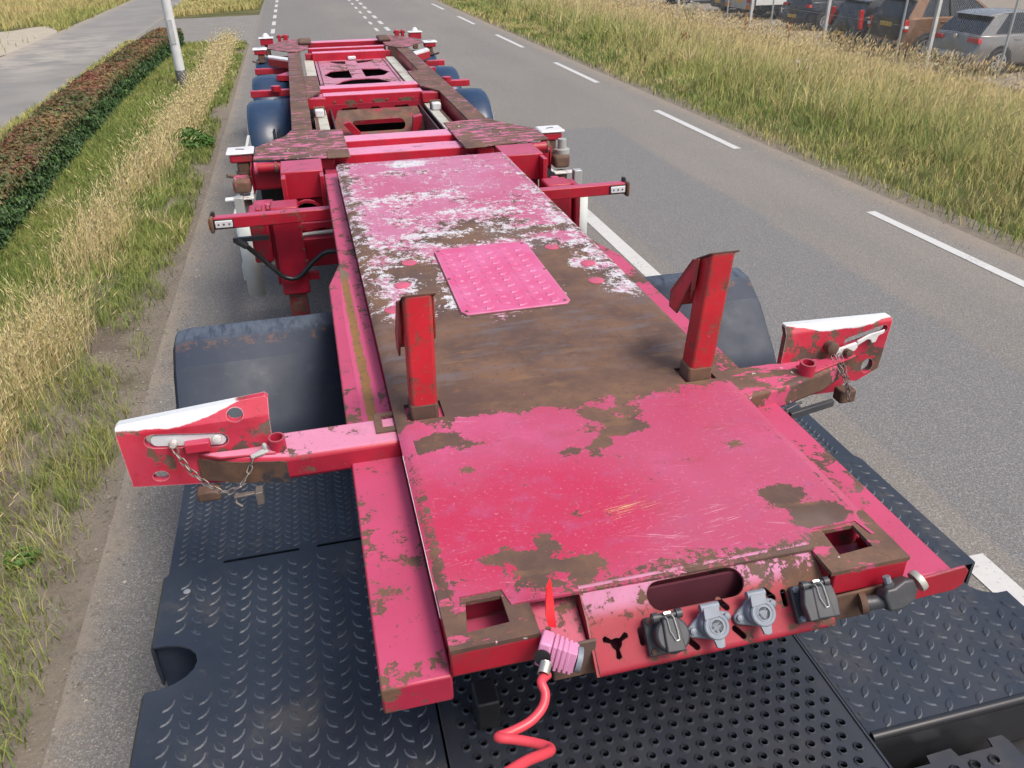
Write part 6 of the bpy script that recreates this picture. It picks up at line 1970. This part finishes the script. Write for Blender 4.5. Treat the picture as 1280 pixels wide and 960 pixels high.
    for k in range(9): T('beam_stud', MB().lathe([(0, .012), (.008, .010)], (XC - .48 + .12 * k, 7.78, 1.065), (0, -1, 0), 8), 'rust', par=bm_)
    for d in (-.22, .05, .30): T('rust_patch', MB().prism(circ(XC + d, 1.045, .055, 12, .035), 7.7785, 7.7797, 'y'), 'rust', par=bm_)
    beam(10.98, 11.16, .99, 1.105, .46); beam(11.30, 11.42, 1.03, 1.122, .50); beam(11.95, 12.10, 1.04, 1.122, .60); beam(12.22, 12.34, 1.03, 1.105, .95)
    # rear plate with shaped openings
    def half_d(cx, cy, w_, h_, sgn): return [(cx + sgn * w_ * .5 * (-1), cy - h_ / 2), (cx + sgn * w_ * .2, cy - h_ * .42), (cx + sgn * w_ * .5, cy - .02), (cx + sgn * w_ * .2, cy + h_ * .42), (cx - sgn * w_ * .5, cy + h_ / 2)]
    holes = [half_d(.400, 9.82, .30, .62, -1), half_d(.850, 9.86, .30, .62, 1),
             [(.30, 9.02), (.95, 9.05), (.83, 9.36), (.72, 9.43), (.54, 9.42), (.44, 9.34)],
             [(.36, 10.86), (.43, 10.70), (.55, 10.62), (.56, 10.90), (.38, 10.93)], [(.70, 10.64), (.83, 10.72), (.92, 10.88), (.90, 10.94), (.69, 10.90)]]
    out = [(XC - .44, 8.40), (XC + .44, 8.40), (XC + .44, 10.98), (XC - .44, 10.98)]
    T('rear_deck_plate', holed(out, holes, .010, lambda x, y, h: (x, y, 1.012 + h)), 'rearplate')
    T('wiring_clip', MB().box(.60, .70, 10.90, 10.96, 1.02, 1.06), 'white', .01)
    # under-structure seen through the front opening
    up = T('suspension_plate', holed([(.20, .74), (1.06, .76), (1.04, .93), (1.00, 1.02), (.28, 1.02), (.22, .92)],
           [slot(.62, .905, .20, .040, 0, 8)], .012, lambda x, z, h: (x, 7.30 - h + (z - .8) * 1.4, z)), 'brownred')
    T('suspension_plate', holed([(.18, .86), (1.08, .86), (1.08, 1.05), (.18, 1.05)], [circ(.63, .97, .055, 16), [(.85, .92), (.98, .92), (.93, 1.02), (.80, 1.02)], [(.28, .92), (.42, .92), (.47, 1.02), (.33, 1.02)]], .010, lambda x, z, h: (x, 7.74 - h, z)), 'darkred')
    T('air_tank', MB().lathe([(-.32, .02), (-.30, .10), (-.24, .125), (.24, .125), (.30, .10), (.32, .02)], (.63, 7.02, .62), (1, 0, 0), 20), 'sliderdark')
    T('red_bracket', MB().prism([(.30, .96), (.36, .98), (.45, .87), (.39, .85)], 7.30, 7.36, 'y'), 'red', .004)
    T('red_bracket', MB().prism([(.92, .98), (1.00, 1.0), (.99, .90), (.95, .86), (.96, .80), (.89, .80), (.91, .90)], 7.30, 7.38, 'y'), 'red', .004)
    T('red_bracket', MB().box(.36, .50, 7.06, 7.14, .72, .76), 'red', .006)
    T('lower_beam', MB().box(.15, 1.10, 6.55, 6.70, .70, .80), 'brownred', .01)
    T('lower_beam', MB().box(.15, 1.10, 6.95, 7.05, .66, .74), 'black', .01)
    for x in (.52, .72): T('air_valve', MB().lathe([(0, .028), (.05, .028), (.06, .014)], (x, 6.62, .80), (0, -.3, 1), 12).tube([(x, 6.60, .84), (x + .06, 6.58, .86), (x + .12, 6.62, .80)], .010, 6), 'black')
    for k in range(4): T('air_pipe', MB().tube([(.98 - .03 * k, 6.3, .72 + .02 * k), (1.00 - .02 * k, 7.0, .78 + .02 * k), (.97 - .01 * k, 7.9, .74 + .015 * k)], .012, 7), 'black')
    T('underbody', MB().box(XC - .58, XC + .58, 6.2, 12.0, .30, .32), 'black')
    for yy in (8.9, 10.5, 11.25): T('dark_backing', MB().box(XC - .44, XC + .44, yy, yy + .08, .30, .97), 'sliderdark')  # upright dark boards added so the rear plate openings show dark
    T('kingpin_rail', MB().box(.30, .95, 4.9, 6.5, .72, .78), 'darkred', .01)
    T('rear_bumper', MB().box(XC - 1.1, XC + 1.1, 12.15, 12.25, .45, .57), 'red', .02)


MT['beam'] = worn_red("cross_beam_paint", base=(0.46, 0.010, 0.032), rust=.22, top_pale=1.15, pale=(0.62, 0.25, 0.38))
MT['channel'] = simple("rust_streaked_channel", (0.46, 0.46, 0.40), .6, dirt=(.20, .12, .06), dirt_amt=.75, sc=5)
MT['sliderdark'] = simple("dark_slider_steel", (0.055, 0.03, 0.035), .55, dirt=(.12, .1, .1), sc=12)
MT['rearplate'] = worn_red("rear_plate_pink", base=(0.52, .10, .17), rust=.40, top_pale=1.1, pale=(0.46, 0.19, 0.26), edge=False)
MT['brownred'] = worn_red("dusty_brown_red", base=(0.26, .03, .03), rust=.56, top_pale=.2)
frame()
